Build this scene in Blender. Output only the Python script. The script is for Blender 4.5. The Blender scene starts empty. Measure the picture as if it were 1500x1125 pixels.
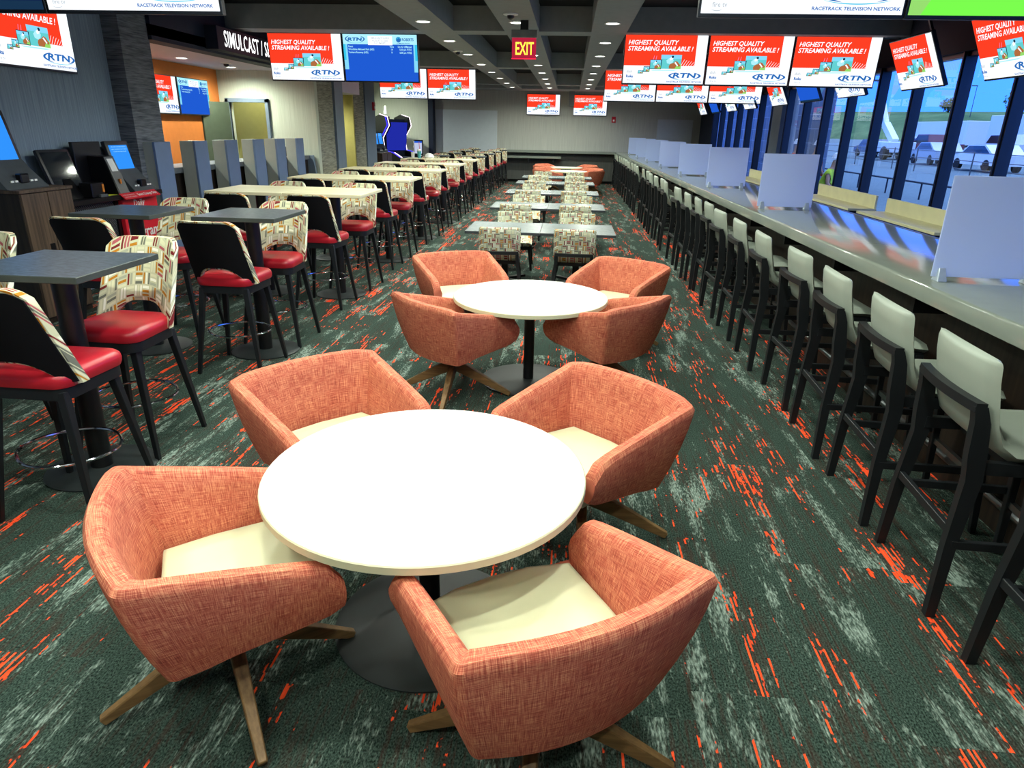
import bpy, bmesh, math, random
from mathutils import Vector, Matrix, Euler
random.seed(7)
S = bpy.context.scene
COL = S.collection
PI = math.pi
# ------------------------------------------------------------------ render look
S.view_settings.view_transform = 'Standard'
S.view_settings.look = 'None'
S.view_settings.gamma = 1
S.view_settings.exposure = 0.0
S.view_settings.use_curve_mapping = False

# ------------------------------------------------------------------ materials
def lin(c):
    if isinstance(c, str):
        c = tuple(int(c[i:i+2], 16)/255 for i in (0, 2, 4))
        c = tuple(x/12.92 if x <= .04045 else ((x+.055)/1.055)**2.4 for x in c)
    return (c[0], c[1], c[2], 1)

class N:
    """tiny node-graph helper"""
    def __init__(s, name):
        s.m = bpy.data.materials.new(name); s.m.use_nodes = True
        s.t = s.m.node_tree; s.b = s.t.nodes['Principled BSDF']; s.o = s.t.nodes['Material Output']
    def n(s, typ, **k):
        x = s.t.nodes.new(typ)
        for a, v in k.items(): setattr(x, a, v)
        return x
    def l(s, a, b): s.t.links.new(a, b)
    def put(s, sock, v):
        if v is None: return
        if hasattr(v, 'is_output'): s.l(v, sock)
        else: sock.default_value = v
    def math(s, op, a, b=None, c=None):
        x = s.n('ShaderNodeMath', operation=op)
        for i, v in enumerate((a, b, c)): s.put(x.inputs[i], v)
        return x.outputs[0]
    def xyz(s, v):
        x = s.n('ShaderNodeSeparateXYZ'); s.l(v, x.inputs[0]); return x.outputs
    def comb(s, a, b, c=0.0):
        x = s.n('ShaderNodeCombineXYZ')
        for i, v in enumerate((a, b, c)): s.put(x.inputs[i], v)
        return x.outputs[0]
    def co(s): return s.n('ShaderNodeTexCoord').outputs['Object']
    def vmul(s, v, k):
        x = s.n('ShaderNodeVectorMath', operation='MULTIPLY'); s.l(v, x.inputs[0]); x.inputs[1].default_value = k
        return x.outputs[0]
    def noise(s, v, scale=1.0, detail=2.0, rough=.5):
        x = s.n('ShaderNodeTexNoise'); s.l(v, x.inputs['Vector'])
        x.inputs['Scale'].default_value = scale; x.inputs['Detail'].default_value = detail; x.inputs['Roughness'].default_value = rough
        return x.outputs['Fac']
    def white(s, v):
        x = s.n('ShaderNodeTexWhiteNoise', noise_dimensions='3D'); s.l(v, x.inputs['Vector']); return x.outputs
    def ramp(s, f, stops, const=False):
        x = s.n('ShaderNodeValToRGB'); s.l(f, x.inputs[0]); r = x.color_ramp
        if const: r.interpolation = 'CONSTANT'
        while len(r.elements) < len(stops): r.elements.new(.5)
        for e, (p, c) in zip(r.elements, stops): e.position = p; e.color = lin(c)
        return x.outputs[0]
    def mix(s, f, a, b):
        x = s.n('ShaderNodeMix', data_type='RGBA')
        s.put(x.inputs[0], f); s.put(x.inputs[6], a if hasattr(a, 'is_output') else lin(a)); s.put(x.inputs[7], b if hasattr(b, 'is_output') else lin(b))
        return x.outputs[2]
    def step(s, v, lo, hi):
        x = s.n('ShaderNodeMapRange'); s.put(x.inputs[0], v); x.inputs[1].default_value = lo; x.inputs[2].default_value = hi
        return x.outputs[0]
    def fin(s, col, rough=.6, metal=0.0, spec=.4, bump=None, bd=.002, coat=0.0):
        s.put(s.b.inputs['Base Color'], col if hasattr(col, 'is_output') else lin(col))
        s.put(s.b.inputs['Roughness'], rough); s.put(s.b.inputs['Metallic'], metal)
        s.b.inputs['Specular IOR Level'].default_value = spec
        s.b.inputs['Coat Weight'].default_value = coat
        if bump is not None:
            x = s.n('ShaderNodeBump'); x.inputs['Distance'].default_value = bd; x.inputs['Strength'].default_value = .6
            s.l(bump, x.inputs['Height']); s.l(x.outputs[0], s.b.inputs['Normal'])
        return s.m

M = {}
def plain(name, c, rough=.6, metal=0.0, spec=.4, var=.12, coat=0.0):
    """a colour with a slight procedural mottling"""
    g = N(name); f = g.noise(g.co(), 9.0, 3)
    c = lin(c); d = tuple(x*(1-var) for x in c[:3]); e = tuple(min(1, x*(1+var)) for x in c[:3])
    M[name] = g.fin(g.ramp(f, [(.3, d), (.7, e)]), rough, metal, spec, coat=coat); return M[name]
def emit(name, c, k):
    g = N(name); e = g.n('ShaderNodeEmission'); e.inputs[0].default_value = lin(c); e.inputs[1].default_value = k
    g.l(e.outputs[0], g.o.inputs[0]); M[name] = g.m; return g.m

plain('black_wood', '15181b', .45, spec=.35)
plain('black_metal', '101214', .4, spec=.4)
plain('base_metal', '252b2c', .5, spec=.4)
plain('chrome', 'c8ccd4', .12, 1.0)
plain('steel', '8f9598', .3, 1.0)
plain('red_vinyl', 'a81a28', .32, spec=.5, var=.06)
plain('black_cloth', '0b0b0e', .8, spec=.2)
plain('white_leather', '949d91', .42, spec=.4, var=.03)
plain('cream_vinyl', 'c4c5a4', .4, spec=.4, var=.03)
plain('black_plastic', '0c0d10', .3, spec=.5)
plain('dark_casing', '20242c', .35, spec=.5)
plain('casing_grey', '4a4f52', .45)
plain('beam_paint', '84898a', .7, spec=.2, var=.05)
plain('coffer_paint', '17181b', .8, spec=.15, var=.05)
plain('navy_paint', '252c3c', .6, spec=.2, var=.05)
plain('jamb_paint', '71808e', .6, var=.05)
plain('teller_panel', '6d82a3', .45, var=.04)
plain('teller_side', 'adb2a8', .5, var=.04)
plain('orange_wall', 'c87536', .7, spec=.2, var=.04)
plain('olive_wall', 'bdb267', .7, spec=.2, var=.04)
plain('olive_door', '4c5645', .5, var=.06)
plain('pale_panel', 'b9c2c6', .6, spec=.2, var=.02)
plain('soffit_white', 'c9c4cf', .7, var=.03)
plain('mullion', '10151f', .35, spec=.5)
plain('white_plastic', 'e4e4e0', .4)
plain('red_plastic', 'c2142a', .35)
plain('yellow_card', 'b9c22a', .5)
plain('orange_plastic', 'd9812f', .4)
plain('ledge_wood', 'd3cfa6', .5, var=.05)
plain('concrete', '6d7a80', .9, var=.1)
plain('asphalt', '5d7076', .95, var=.12)
plain('red_sign', 'cf1f2f', .4, var=.03)
plain('blue_cup', '4fa7ae', .4)
plain('white_paint', 'd8dcdc', .4)
plain('counter_grey', '6a6f72', .4)
plain('tyre', '0d0d0e', .8)
plain('car_glass', '10181e', .1, spec=.8)
plain('skin', 'b98a6d', .6)
plain('jeans', '2b3b58', .8)
plain('vest_orange', 'd8542e', .8)
plain('vest_lime', 'b9d23a', .8)
plain('leaf', '3d5a34', .9, var=.3)
plain('bark', '4a3a2c', .9)
for nm, c in (('car_white', 'd6dadd'), ('car_red', '6d2a30'), ('car_blue', '2b4f8f'), ('car_silver', '9aa5ab'), ('car_dark', '2a3138'), ('lift_white', 'cfd6d8')):
    plain(nm, c, .25, spec=.6, var=.03, coat=.5)

def carpet():
    g = N('carpet'); X, Y, _ = g.xyz(g.co())
    # carpet planks half a metre wide; each plank shifts the pattern
    tx = g.math('FLOOR', g.math('MULTIPLY', X, 2.0))
    hx = g.white(g.comb(tx, 3.1))[0]
    ty = g.math('FLOOR', g.math('MULTIPLY', g.math('ADD', Y, g.math('MULTIPLY', hx, 1.3)), 1.05))
    w = g.white(g.comb(tx, ty, 1.7)); r1 = w[0]
    off = g.math('MULTIPLY', r1, 40.0)
    # broad grey-green streaks
    a = g.noise(g.comb(g.math('MULTIPLY', X, 9.0), g.math('MULTIPLY', Y, 1.7), off), 1.0, 4, .62)
    b = g.noise(g.comb(g.math('MULTIPLY', X, 130.0), g.math('MULTIPLY', Y, 34.0), off), 1.0, 2, .6)
    grey = g.step(g.math('ADD', a, g.math('MULTIPLY', g.math('SUBTRACT', b, .5), .42)), .55, .68)
    # orange dashes: narrow lanes, long cells
    lane = g.math('FLOOR', g.math('MULTIPLY', X, 122.0))
    lr = g.white(g.comb(lane, 0.7, tx))[0]
    dash = g.noise(g.comb(g.math('MULTIPLY', lane, 7.31), g.math('MULTIPLY', Y, 8.0), g.math('MULTIPLY', lr, 50.0)), 1.0, 1.5, .55)
    clus = g.noise(g.comb(g.math('MULTIPLY', X, 5.2), g.math('MULTIPLY', Y, .95), g.math('ADD', off, 11.0)), 1.0, 3, .6)
    brk = g.noise(g.comb(g.math('MULTIPLY', X, 60.0), g.math('MULTIPLY', Y, 40.0), 4.0), 1.0, 1)
    v = g.math('ADD', g.math('ADD', g.math('MULTIPLY', g.math('SUBTRACT', clus, .5), 2.0), g.math('MULTIPLY', g.math('SUBTRACT', dash, .5), 1.25)), g.math('ADD', g.math('MULTIPLY', g.math('SUBTRACT', brk, .5), .35), g.math('MULTIPLY', g.math('SUBTRACT', lr, .5), .42)))
    org = g.step(v, .36, .39)
    bur = g.step(v, -.05, .3)
    # woven ribs
    rib = g.math('SINE', g.math('MULTIPLY', X, 520.0))
    row = g.noise(g.comb(g.math('MULTIPLY', X, 190.0), g.math('MULTIPLY', Y, 110.0), 0.0), 1.0, 1)
    dark = g.mix(g.step(row, .3, .7), '0e1a16', '41524a')
    dark = g.mix(g.math('MULTIPLY', bur, .6), dark, '3a241e')
    c = g.mix(grey, dark, g.mix(g.step(b, .3, .7), '47574f', '8b9a91'))
    c = g.mix(org, c, g.mix(lr, 'e23a1a', 'f0552c'))
    h = g.math('ADD', g.math('MULTIPLY', rib, .3), row)
    M['carpet'] = g.fin(c, .95, 0, .1, bump=h, bd=.004)
carpet()

def weave(name, c1, c2, c3):
    g = N(name); o = g.co(); t = g.n('ShaderNodeTexCoord').outputs['UV']
    h = g.noise(g.vmul(t, (14, 420, 0)), 1.0, 2, .6)
    v = g.noise(g.vmul(t, (420, 14, 0)), 1.0, 2, .6)
    b = g.noise(o, 6.0, 2)
    f = g.math('ADD', g.math('MULTIPLY', g.math('ADD', h, v), .5), g.math('MULTIPLY', g.math('SUBTRACT', b, .5), .10))
    M[name] = g.fin(g.ramp(f, [(.34, c1), (.48, c2), (.62, c3)]), .85, 0, .2, bump=f, bd=.0012)
weave('coral_weave', '7d3b30', 'bd5f4b', 'e39c76')

def basket(name, base):
    """basket-weave print of short coloured bars, alternating upright and flat"""
    g = N(name); x, y, z = g.xyz(g.co())
    s = 1/.047
    u = g.math('MULTIPLY', x, s); v = g.math('MULTIPLY', g.math('ADD', z, g.math('MULTIPLY', y, .9)), s)
    cu, cv = g.math('FLOOR', u), g.math('FLOOR', v); fu, fv = g.math('FRACT', u), g.math('FRACT', v)
    par = g.math('MODULO', g.math('ABSOLUTE', g.math('ADD', cu, cv)), 2.0)
    t = g.n('ShaderNodeMix'); g.l(par, t.inputs[0]); g.l(fu, t.inputs[2]); g.l(fv, t.inputs[3])
    t2 = g.n('ShaderNodeMix'); g.l(par, t2.inputs[0]); g.l(fv, t2.inputs[2]); g.l(fu, t2.inputs[3])
    a = g.math('MULTIPLY', t.outputs[0], 3.0); bi = g.math('FLOOR', a); fa = g.math('FRACT', a)
    col = g.white(g.comb(cu, cv, bi))[0]
    c = g.ramp(col, [(0, 'd9d7b4'), (.30, 'f2f0df'), (.44, '6f7164'), (.56, 'b9791d'), (.72, '7a2326'), (.84, 'a8ab95'), (.93, 'b1585e')], True)
    inb = g.math('MULTIPLY', g.math('MULTIPLY', g.step(fa, .17, .21), g.step(fa, .83, .79)), g.math('MULTIPLY', g.step(t2.outputs[0], .06, .09), g.step(t2.outputs[0], .97, .94)))
    M[name] = g.fin(g.mix(inb, base, c), .8, 0, .2)
basket('basket_print', 'c9c8a5')
basket('basket_grey', 'aab09c')

def wood(name, c1, c2, k=26.0, axis='z', rough=.5):
    g = N(name); o = g.co()
    sc = {'z': (k, k, 1.2), 'x': (1.2, k, k), 'y': (k, 1.2, k)}[axis]
    f = g.noise(g.vmul(o, sc), 1.0, 4, .6)
    M[name] = g.fin(g.ramp(f, [(.3, c1), (.7, c2)]), rough, 0, .35)
wood('walnut', '2c231d', '6b5745')
wood('dark_walnut', '15110f', '33291f')
wood('oak_leg', '5d452b', '8d6d45', 40, 'x', .45)
wood('maple_top', 'd4cba4', 'e6dfc0', 9, 'x', .35)
wood('white_top', 'c3c6be', 'd3d5ce', 14, 'y', .38)
wood('linen_grey', '76889a', '9aadbd', 60, 'z', .8)
wood('linen_light', 'b9bfaa', 'cdd2bf', 60, 'z', .8)
wood('linen_taupe', '9b9c95', 'b1b2a9', 60, 'z', .8)
wood('ribbed_dark', '33373a', '55564f', 90, 'z', .7)

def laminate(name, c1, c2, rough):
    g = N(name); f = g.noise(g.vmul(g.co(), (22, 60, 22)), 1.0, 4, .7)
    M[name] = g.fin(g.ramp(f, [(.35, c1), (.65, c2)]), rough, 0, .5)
laminate('slate_top', '0f151d', '5d6a76', .3)  # laminate flecks; their blue-grey contrast also paints in a screen's glossy reflection
plain('slate_edge', '3d4340', .5)
laminate('grey_top', '757f80', '8b9594', .25)
plain('grey_edge', '353a3f', .5)
plain('quartz', '798077', .1, spec=.6, var=.03)

def stone(name, c1, c2):
    g = N(name); o = g.co()
    f = g.noise(g.vmul(o, (5, 5, 70)), 1.0, 3, .6); h = g.noise(g.vmul(o, (3, 3, 26)), 1.0, 2, .6)
    M[name] = g.fin(g.ramp(g.math('ADD', g.math('MULTIPLY', f, .6), g.math('MULTIPLY', h, .4)), [(.35, c1), (.62, c2)]), .85, 0, .2, bump=f, bd=.01)
stone('stone_dark', '4b5158', '878c92')
stone('stone_light', '6a695d', 'a8a793')

def blocks():
    g = N('block_wall'); x, y, z = g.xyz(g.co())
    b = g.n('ShaderNodeTexBrick'); g.l(g.comb(y, z), b.inputs['Vector'])
    b.inputs['Scale'].default_value = 1.0; b.inputs['Brick Width'].default_value = .8; b.inputs['Row Height'].default_value = .4
    b.inputs['Mortar Size'].default_value = .008
    b.inputs['Color1'].default_value = lin('5a6a80'); b.inputs['Color2'].default_value = lin('63758c'); b.inputs['Mortar'].default_value = lin('8fa0b5')
    M['block_wall'] = g.fin(b.outputs[0], .9, 0, .2)
blocks()
def grass():
    g = N('hill_grass'); f = g.noise(g.vmul(g.co(), (.25, .12, .5)), 1.0, 5, .65)
    M['hill_grass'] = g.fin(g.ramp(f, [(.3, '3d5a3a'), (.7, '6b8457')]), 1, 0, .05)
grass()
def perforated():
    g = N('perforated'); x, y, z = g.xyz(g.co())
    a = g.math('MULTIPLY', g.math('SINE', g.math('MULTIPLY', y, 210.0)), g.math('SINE', g.math('MULTIPLY', z, 210.0)))
    M['perforated'] = g.fin(g.mix(g.step(a, .1, .3), '0b0c0f', '6c7076'), .4, .3, .4)
perforated()
def glass():
    g = N('window_glass')
    t = g.n('ShaderNodeBsdfTransparent'); t.inputs[0].default_value = (.93, .97, 1, 1)
    gl = g.n('ShaderNodeBsdfGlossy'); gl.inputs['Roughness'].default_value = 0.0
    f = g.n('ShaderNodeFresnel'); f.inputs['IOR'].default_value = 1.55
    m = g.n('ShaderNodeMixShader'); g.l(f.outputs[0], m.inputs[0]); g.l(t.outputs[0], m.inputs[1]); g.l(gl.outputs[0], m.inputs[2])
    g.l(m.outputs[0], g.o.inputs[0]); M['window_glass'] = g.m
glass()
def frosted():
    g = N('frosted_acrylic')
    d = g.n('ShaderNodeBsdfDiffuse'); d.inputs[0].default_value = lin('cbdafa')
    t = g.n('ShaderNodeBsdfTranslucent'); t.inputs[0].default_value = lin('e3ecff')
    m = g.n('ShaderNodeMixShader'); m.inputs[0].default_value = .55
    g.l(d.outputs[0], m.inputs[1]); g.l(t.outputs[0], m.inputs[2])
    tr = g.n('ShaderNodeBsdfTransparent'); m2 = g.n('ShaderNodeMixShader'); m2.inputs[0].default_value = .12
    g.l(m.outputs[0], m2.inputs[1]); g.l(tr.outputs[0], m2.inputs[2])
    g.l(m2.outputs[0], g.o.inputs[0]); M['frosted_acrylic'] = g.m
frosted()
emit('lamp_disc', (1, 1, .86), 9)
K = 1.0
for nm, c in (('scr_white', 'f6fbff'), ('scr_red', 'f03c22'), ('scr_logo', '2468b4'), ('scr_cyan', '35bfe0'), ('scr_gray', 'b8bfc6'), ('scr_teal', '5fc6c8'),
              ('scr_green', '8fd26a'), ('scr_brown', 'a8663c'), ('scr_dark', '16304a'), ('scr_blue', '1d56c8'), ('scr_sky', '7fd0ee'), ('scr_pale', 'a8e6f2'),
              ('scr_grass', '74f04a'), ('scr_tree', '2f7a14'), ('scr_navy', '0b1a4a'), ('scr_kiosk', '2f8cf0'), ('scr_pink', 'f58fc0')):
    emit(nm, c, K*1.15)
emit('neon_white', (1, .8, .95), 3.0)
emit('neon_blue', (.05, .04, 1.0), 1.6)
emit('neon_blue_dim', (.03, .05, .75), .5)
emit('exit_red', (1, .02, .06), 1.6)
emit('exit_yellow', (1, .75, .05), 2.4)
emit('exit_pale', (1, .55, .5), .8)
emit('sign_white', (1, 1, 1), 2.2)

plain('cream_edge', 'c9c6a4', .5, var=.03)
plain('clamp_clear', 'aebac6', .2, .2, .6)
plain('black_gloss', '141a24', .06, spec=.7)
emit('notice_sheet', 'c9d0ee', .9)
emit('exit_panel', (.55, .02, .06), .8)
# ------------------------------------------------------------------ mesh builder
class MB:
    def __init__(s): s.bm = bmesh.new(); s.i = 0
    def face(s, vs):
        try: f = s.bm.faces.new(vs); f.material_index = s.i; return f
        except ValueError: return None
    def verts(s, ps): return [s.bm.verts.new(p) for p in ps]
    def hexa(s, p, bev=0.0, seg=1):
        """p: 4 bottom then 4 top points, counter-clockwise"""
        v = s.verts(p); fs = [s.face([v[a] for a in q]) for q in ((3, 2, 1, 0), (4, 5, 6, 7), (0, 1, 5, 4), (1, 2, 6, 5), (2, 3, 7, 6), (3, 0, 4, 7))]
        if bev:
            es = {e for f in fs for e in f.edges}
            r = bmesh.ops.bevel(s.bm, geom=list(es), offset=bev, segments=seg, profile=.5, affect='EDGES')
            for f in r['faces']: f.material_index = s.i
        return s
    def box(s, x0, x1, y0, y1, z0, z1, bev=0.0, seg=1, m=None):
        p = [Vector(q) for q in ((x0, y0, z0), (x1, y0, z0), (x1, y1, z0), (x0, y1, z0), (x0, y0, z1), (x1, y0, z1), (x1, y1, z1), (x0, y1, z1))]
        if m: p = [m @ q for q in p]
        s.hexa(p, bev, seg); return s
    def bar(s, a, b, wa, da, wb=None, db=None, up=(0, 0, 1), bev=0.0):
        """tapered rectangular bar from a to b; w across, d along 'up'"""
        a, b = Vector(a), Vector(b); t = (b-a).normalized(); u = Vector(up)
        r = t.cross(u)
        if r.length < 1e-4: r = t.cross(Vector((0, 1, 0)))
        r.normalize(); u = r.cross(t)
        wb = wa if wb is None else wb; db = da if db is None else db
        p = [a-r*wa/2-u*da/2, a+r*wa/2-u*da/2, a+r*wa/2+u*da/2, a-r*wa/2+u*da/2, b-r*wb/2-u*db/2, b+r*wb/2-u*db/2, b+r*wb/2+u*db/2, b-r*wb/2+u*db/2]
        s.hexa([p[3], p[2], p[1], p[0], p[7], p[6], p[5], p[4]], bev); return s
    def ring(s, loops, closed=False, cap=True, uv=None):
        """skin a list of vertex-position loops; uv(i, k) lays cloth along the skin"""
        L = [s.verts(l) for l in loops]; n = len(L[0])
        R = range(len(L)) if closed else range(len(L)-1)
        lay = s.bm.loops.layers.uv.new('cloth') if uv else None
        for i in R:
            A, B = L[i], L[(i+1) % len(L)]
            for k in range(n):
                f = s.face([A[k], A[(k+1) % n], B[(k+1) % n], B[k]])
                if uv and f:
                    q = {A[k]: uv(i, k), A[(k+1) % n]: uv(i, k+1), B[(k+1) % n]: uv(i+1, k+1), B[k]: uv(i+1, k)}
                    for lp in f.loops: lp[lay].uv = q[lp.vert]
        if cap and not closed: s.face(L[0][::-1]); s.face(L[-1])
        return s
    def tube(s, pts, r, n=8, closed=False):
        pts = [Vector(p) for p in pts]; loops = []; m = len(pts); prev = None
        for i, p in enumerate(pts):
            a = pts[(i-1) % m] if (closed or i) else p; b = pts[(i+1) % m] if (closed or i < m-1) else p
            t = (b-a).normalized()
            if prev is None:
                u = t.orthogonal().normalized()
            else:
                u = prev - t*prev.dot(t); u.normalize()
            prev = u; w = t.cross(u); q = r[i] if isinstance(r, (list, tuple)) else r
            loops.append([p + (u*math.cos(k*2*PI/n) + w*math.sin(k*2*PI/n))*q for k in range(n)])
        return s.ring(loops, closed)
    def lathe(s, prof, n=24, c=(0, 0, 0), m=None):
        loops = []
        for r, z in prof:
            l = [Vector((c[0]+r*math.cos(k*2*PI/n), c[1]+r*math.sin(k*2*PI/n), c[2]+z)) for k in range(n)]
            loops.append([m @ p for p in l] if m else l)
        return s.ring(loops)
    def cyl(s, c, r, h, n=20, r2=None):
        return s.lathe([(r, 0), (r if r2 is None else r2, h)], n, c)
    def prism(s, pts, f0, f1):
        """2D outline to a solid; f0/f1 map a 2D point to the two 3D sides"""
        A = s.verts([f0(p) for p in pts]); B = s.verts([f1(p) for p in pts]); n = len(pts)
        s.face(A[::-1]); s.face(B)
        for k in range(n): s.face([A[k], A[(k+1) % n], B[(k+1) % n], B[k]])
        return s
    def poly(s, ps): s.face(s.verts(ps)); return s
    def text(s, body, size, f, align='LEFT', bold=0.0, shear=0.0, sx=1.0, gap=1.0):
        """lettering; f maps (x, y) on the flat sheet to 3D"""
        cu = bpy.data.curves.new('lettering', 'FONT'); cu.body = body; cu.size = size; cu.align_x = align; cu.offset = bold; cu.shear = shear; cu.space_character = gap
        cu.resolution_u = 2
        ob = bpy.data.objects.new('lettering', cu); COL.objects.link(ob)
        dg = bpy.context.evaluated_depsgraph_get(); ev = ob.evaluated_get(dg); me = ev.to_mesh()
        wmax = size*len(body)*1.1+.01; okv = [abs(v.co.y) < size*1.4 and abs(v.co.x) < wmax for v in me.vertices]
        vs = [s.bm.verts.new(f(v.co.x*sx, v.co.y)) if k else None for v, k in zip(me.vertices, okv)]
        for p in me.polygons:
            if all(okv[k] for k in p.vertices): s.face([vs[k] for k in p.vertices])
        ev.to_mesh_clear(); bpy.data.objects.remove(ob); bpy.data.curves.remove(cu); return s
    def build(s, name, mat, parent=None, ang=35, fix=True):
        if fix: bmesh.ops.recalc_face_normals(s.bm, faces=s.bm.faces[:])
        me = bpy.data.meshes.new(name); s.bm.to_mesh(me); s.bm.free()
        for x in (mat if isinstance(mat, (list, tuple)) else [mat]): me.materials.append(M[x])
        me.polygons.foreach_set('use_smooth', [True]*len(me.polygons)); me.set_sharp_from_angle(angle=math.radians(ang))
        o = bpy.data.objects.new(name, me); COL.objects.link(o)
        if parent: o.parent = parent
        return o

def tag(o, label, cat, group=None, kind=None):
    o['label'] = label; o['category'] = cat
    if group: o['group'] = group
    if kind: o['kind'] = kind
    return o
def thing(name, label, cat, loc=(0, 0, 0), rz=0.0, group=None):
    o = bpy.data.objects.new(name, None); o.empty_display_size = .1; COL.objects.link(o)
    o.location = loc; o.rotation_euler = (0, 0, rz); return tag(o, label, cat, group)
KIDS = {}
def dup(root, label, loc, rz=0.0, group=None):
    """copy a thing with its parts and sub-parts"""
    if root.name not in KIDS: KIDS[root.name] = [(c, [d for d in COL.objects if d.parent == c]) for c in COL.objects if c.parent == root]
    r = root.copy(); COL.objects.link(r); r.location = loc; r.rotation_euler = (0, 0, rz); r['label'] = label
    if group: r['group'] = group
    for c, ds in KIDS[root.name]:
        k = c.copy(); COL.objects.link(k); k.parent = r
        for d in ds:
            e = d.copy(); COL.objects.link(e); e.parent = k
    return r
class Kind:
    """first placement builds the thing, later ones copy it"""
    def __init__(s, make): s.make = make; s.first = None
    def put(s, label, loc, rz=0.0, group=None):
        if s.first is None:
            s.first = s.make(label); o = s.first; o.location = loc; o.rotation_euler = (0, 0, rz)
            if group: o['group'] = group
            return o
        return dup(s.first, label, loc, rz, group)
def pane(name, mb, mat):
    o = mb.build(name, mat, None, 35, False); o['kind'] = 'structure'; return o
def struct(name, mb, mat):
    o = mb.build(name, mat); o['kind'] = 'structure'; return o
ORD = ['first', 'second', 'third', 'fourth', 'fifth', 'sixth', 'seventh', 'eighth', 'ninth', 'tenth', 'eleventh', 'twelfth', 'thirteenth', 'fourteenth', 'fifteenth', 'sixteenth', 'seventeenth', 'eighteenth', 'nineteenth', 'twentieth'] + ['twenty-' + w for w in ('first', 'second', 'third', 'fourth', 'fifth', 'sixth', 'seventh', 'eighth', 'ninth')] + ['thirtieth', 'thirty-first', 'thirty-second', 'thirty-third']

# ------------------------------------------------------------------ camera
yaw, pitch, roll, FPX = -.0745, .3611, -.0215, 986.7
cy, sy, cp, sp = math.cos(yaw), math.sin(yaw), math.cos(pitch), math.sin(pitch)
fw = Vector((sy*cp, cy*cp, -sp)); rt = Vector((cy, -sy, 0)); dn = fw.cross(rt)
r2 = rt*math.cos(roll) + dn*math.sin(roll); d2 = -rt*math.sin(roll) + dn*math.cos(roll)
cam = bpy.data.objects.new('camera', bpy.data.cameras.new('camera')); COL.objects.link(cam)
cam.data.sensor_width = 36; cam.data.lens = FPX/1500*36; cam.data.clip_start = .02; cam.data.clip_end = 800
m3 = Matrix((r2, -d2, -fw)).transposed(); cam.matrix_world = Matrix.Translation((0, 0, 1.8)) @ m3.to_4x4()
S.camera = cam

# ------------------------------------------------------------------ world: overcast blue-white sky
W = bpy.data.worlds.new('sky'); S.world = W; W.use_nodes = True
nt = W.node_tree; bg = nt.nodes['Background']
tc = nt.nodes.new('ShaderNodeTexCoord'); sx_ = nt.nodes.new('ShaderNodeSeparateXYZ'); rp = nt.nodes.new('ShaderNodeValToRGB')
nt.links.new(tc.outputs['Generated'], sx_.inputs[0]); nt.links.new(sx_.outputs[2], rp.inputs[0]); nt.links.new(rp.outputs[0], bg.inputs[0])
e0, e1 = rp.color_ramp.elements
e0.color = (.030, .150, .80, 1); e0.position = .30; e1.color = (.42, .58, .95, 1); e1.position = .7
bg.inputs[1].default_value = 4.0

# ------------------------------------------------------------------ room shell
XW, YB = 4.65, 26.0
struct('floor', MB().box(-8, 4.9, -3, 28, -.05, 0), 'carpet')
struct('ceiling', MB().box(-8, 4.9, -3, 28, 3.42, 3.5), 'coffer_paint')
k = 0
def trim(mb, mat):
    global k
    k += 1; return struct('trim_%d' % k, mb, mat)
BX = (-1.985, -.76, .462)
for x in BX: trim(MB().box(x-.245, x+.245, -3, YB-1.25, 3.1, 3.42), 'beam_paint')
for y in (-1.6, 4.5, 10.65, 16.6, 22.55): trim(MB().box(-5.1, XW, y, y+.42, 3.1+.002, 3.42), 'beam_paint')
trim(MB().box(-5.1, XW, YB-1.25, YB, 3.1, 3.42), 'beam_paint')
trim(MB().box(-.13, .06, YB-.3, YB, 2.62, 3.1), 'beam_paint')
struct('wall_back', MB().box(-8, 5, YB, YB+.2, 0, 3.42), 'linen_taupe')
struct('wall_left', MB().box(-5.5, -5.35, -3, 8.14, 0, 3.42), 'linen_grey')
struct('wall_near', MB().box(-5.5, 5, -3.2, -3, 0, 3.42), 'linen_taupe')
trim(MB().box(-7.2, -5.15, 8.14, 8.72, 0, 3.42), 'stone_dark')
# recess with the teller counter
trim(MB().box(-5.35, -5.1, 8.7, 14.0, 2.73, 3.42), 'navy_paint')
trim(MB().box(-7.2, -5.1, 8.7, 14.1, 2.78, 2.9), 'soffit_white')
struct('wall_recess', MB().box(-7.2, -7.0, 8.7, 14.1, 0, 2.78), 'orange_wall')
b = MB(); b.box(-7.2, -6.8, 14.0, 14.15, 0, 2.9); b.box(-6.05, -5.05, 14.0, 14.15, 0, 3.42); b.box(-6.8, -6.05, 14.0, 14.15, 2.2, 3.42)
struct('wall_teller_end', b, 'linen_light')
struct('wall_office', MB().box(-7.6, -5.3, 15.0, 15.1, 0, 3.0), 'olive_wall')
b = MB(); b.box(-6.86, -6.8, 13.93, 14.05, 0, 2.26); b.box(-6.05, -5.99, 13.93, 14.05, 0, 2.26); b.box(-6.86, -5.99, 13.93, 14.05, 2.2, 2.27)
trim(b, 'jamb_paint')
d = MB()
ca, sa = math.cos(1.98), math.sin(1.98)
mD = Matrix.Translation((-6.8, 13.93, 0)) @ Matrix.Rotation(PI + 1.32, 4, 'Z')
d.box(0, .74, -.02, .02, .01, 2.19, .004, 1, mD)
dr = struct('door_1', d, 'olive_door')
h = MB(); h.tube([mD @ Vector(p) for p in ((.68, .02, 1.0), (.68, .07, 1.0), (.58, .07, 1.0))], .011); h.build('door_handle', 'steel', dr)
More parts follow.
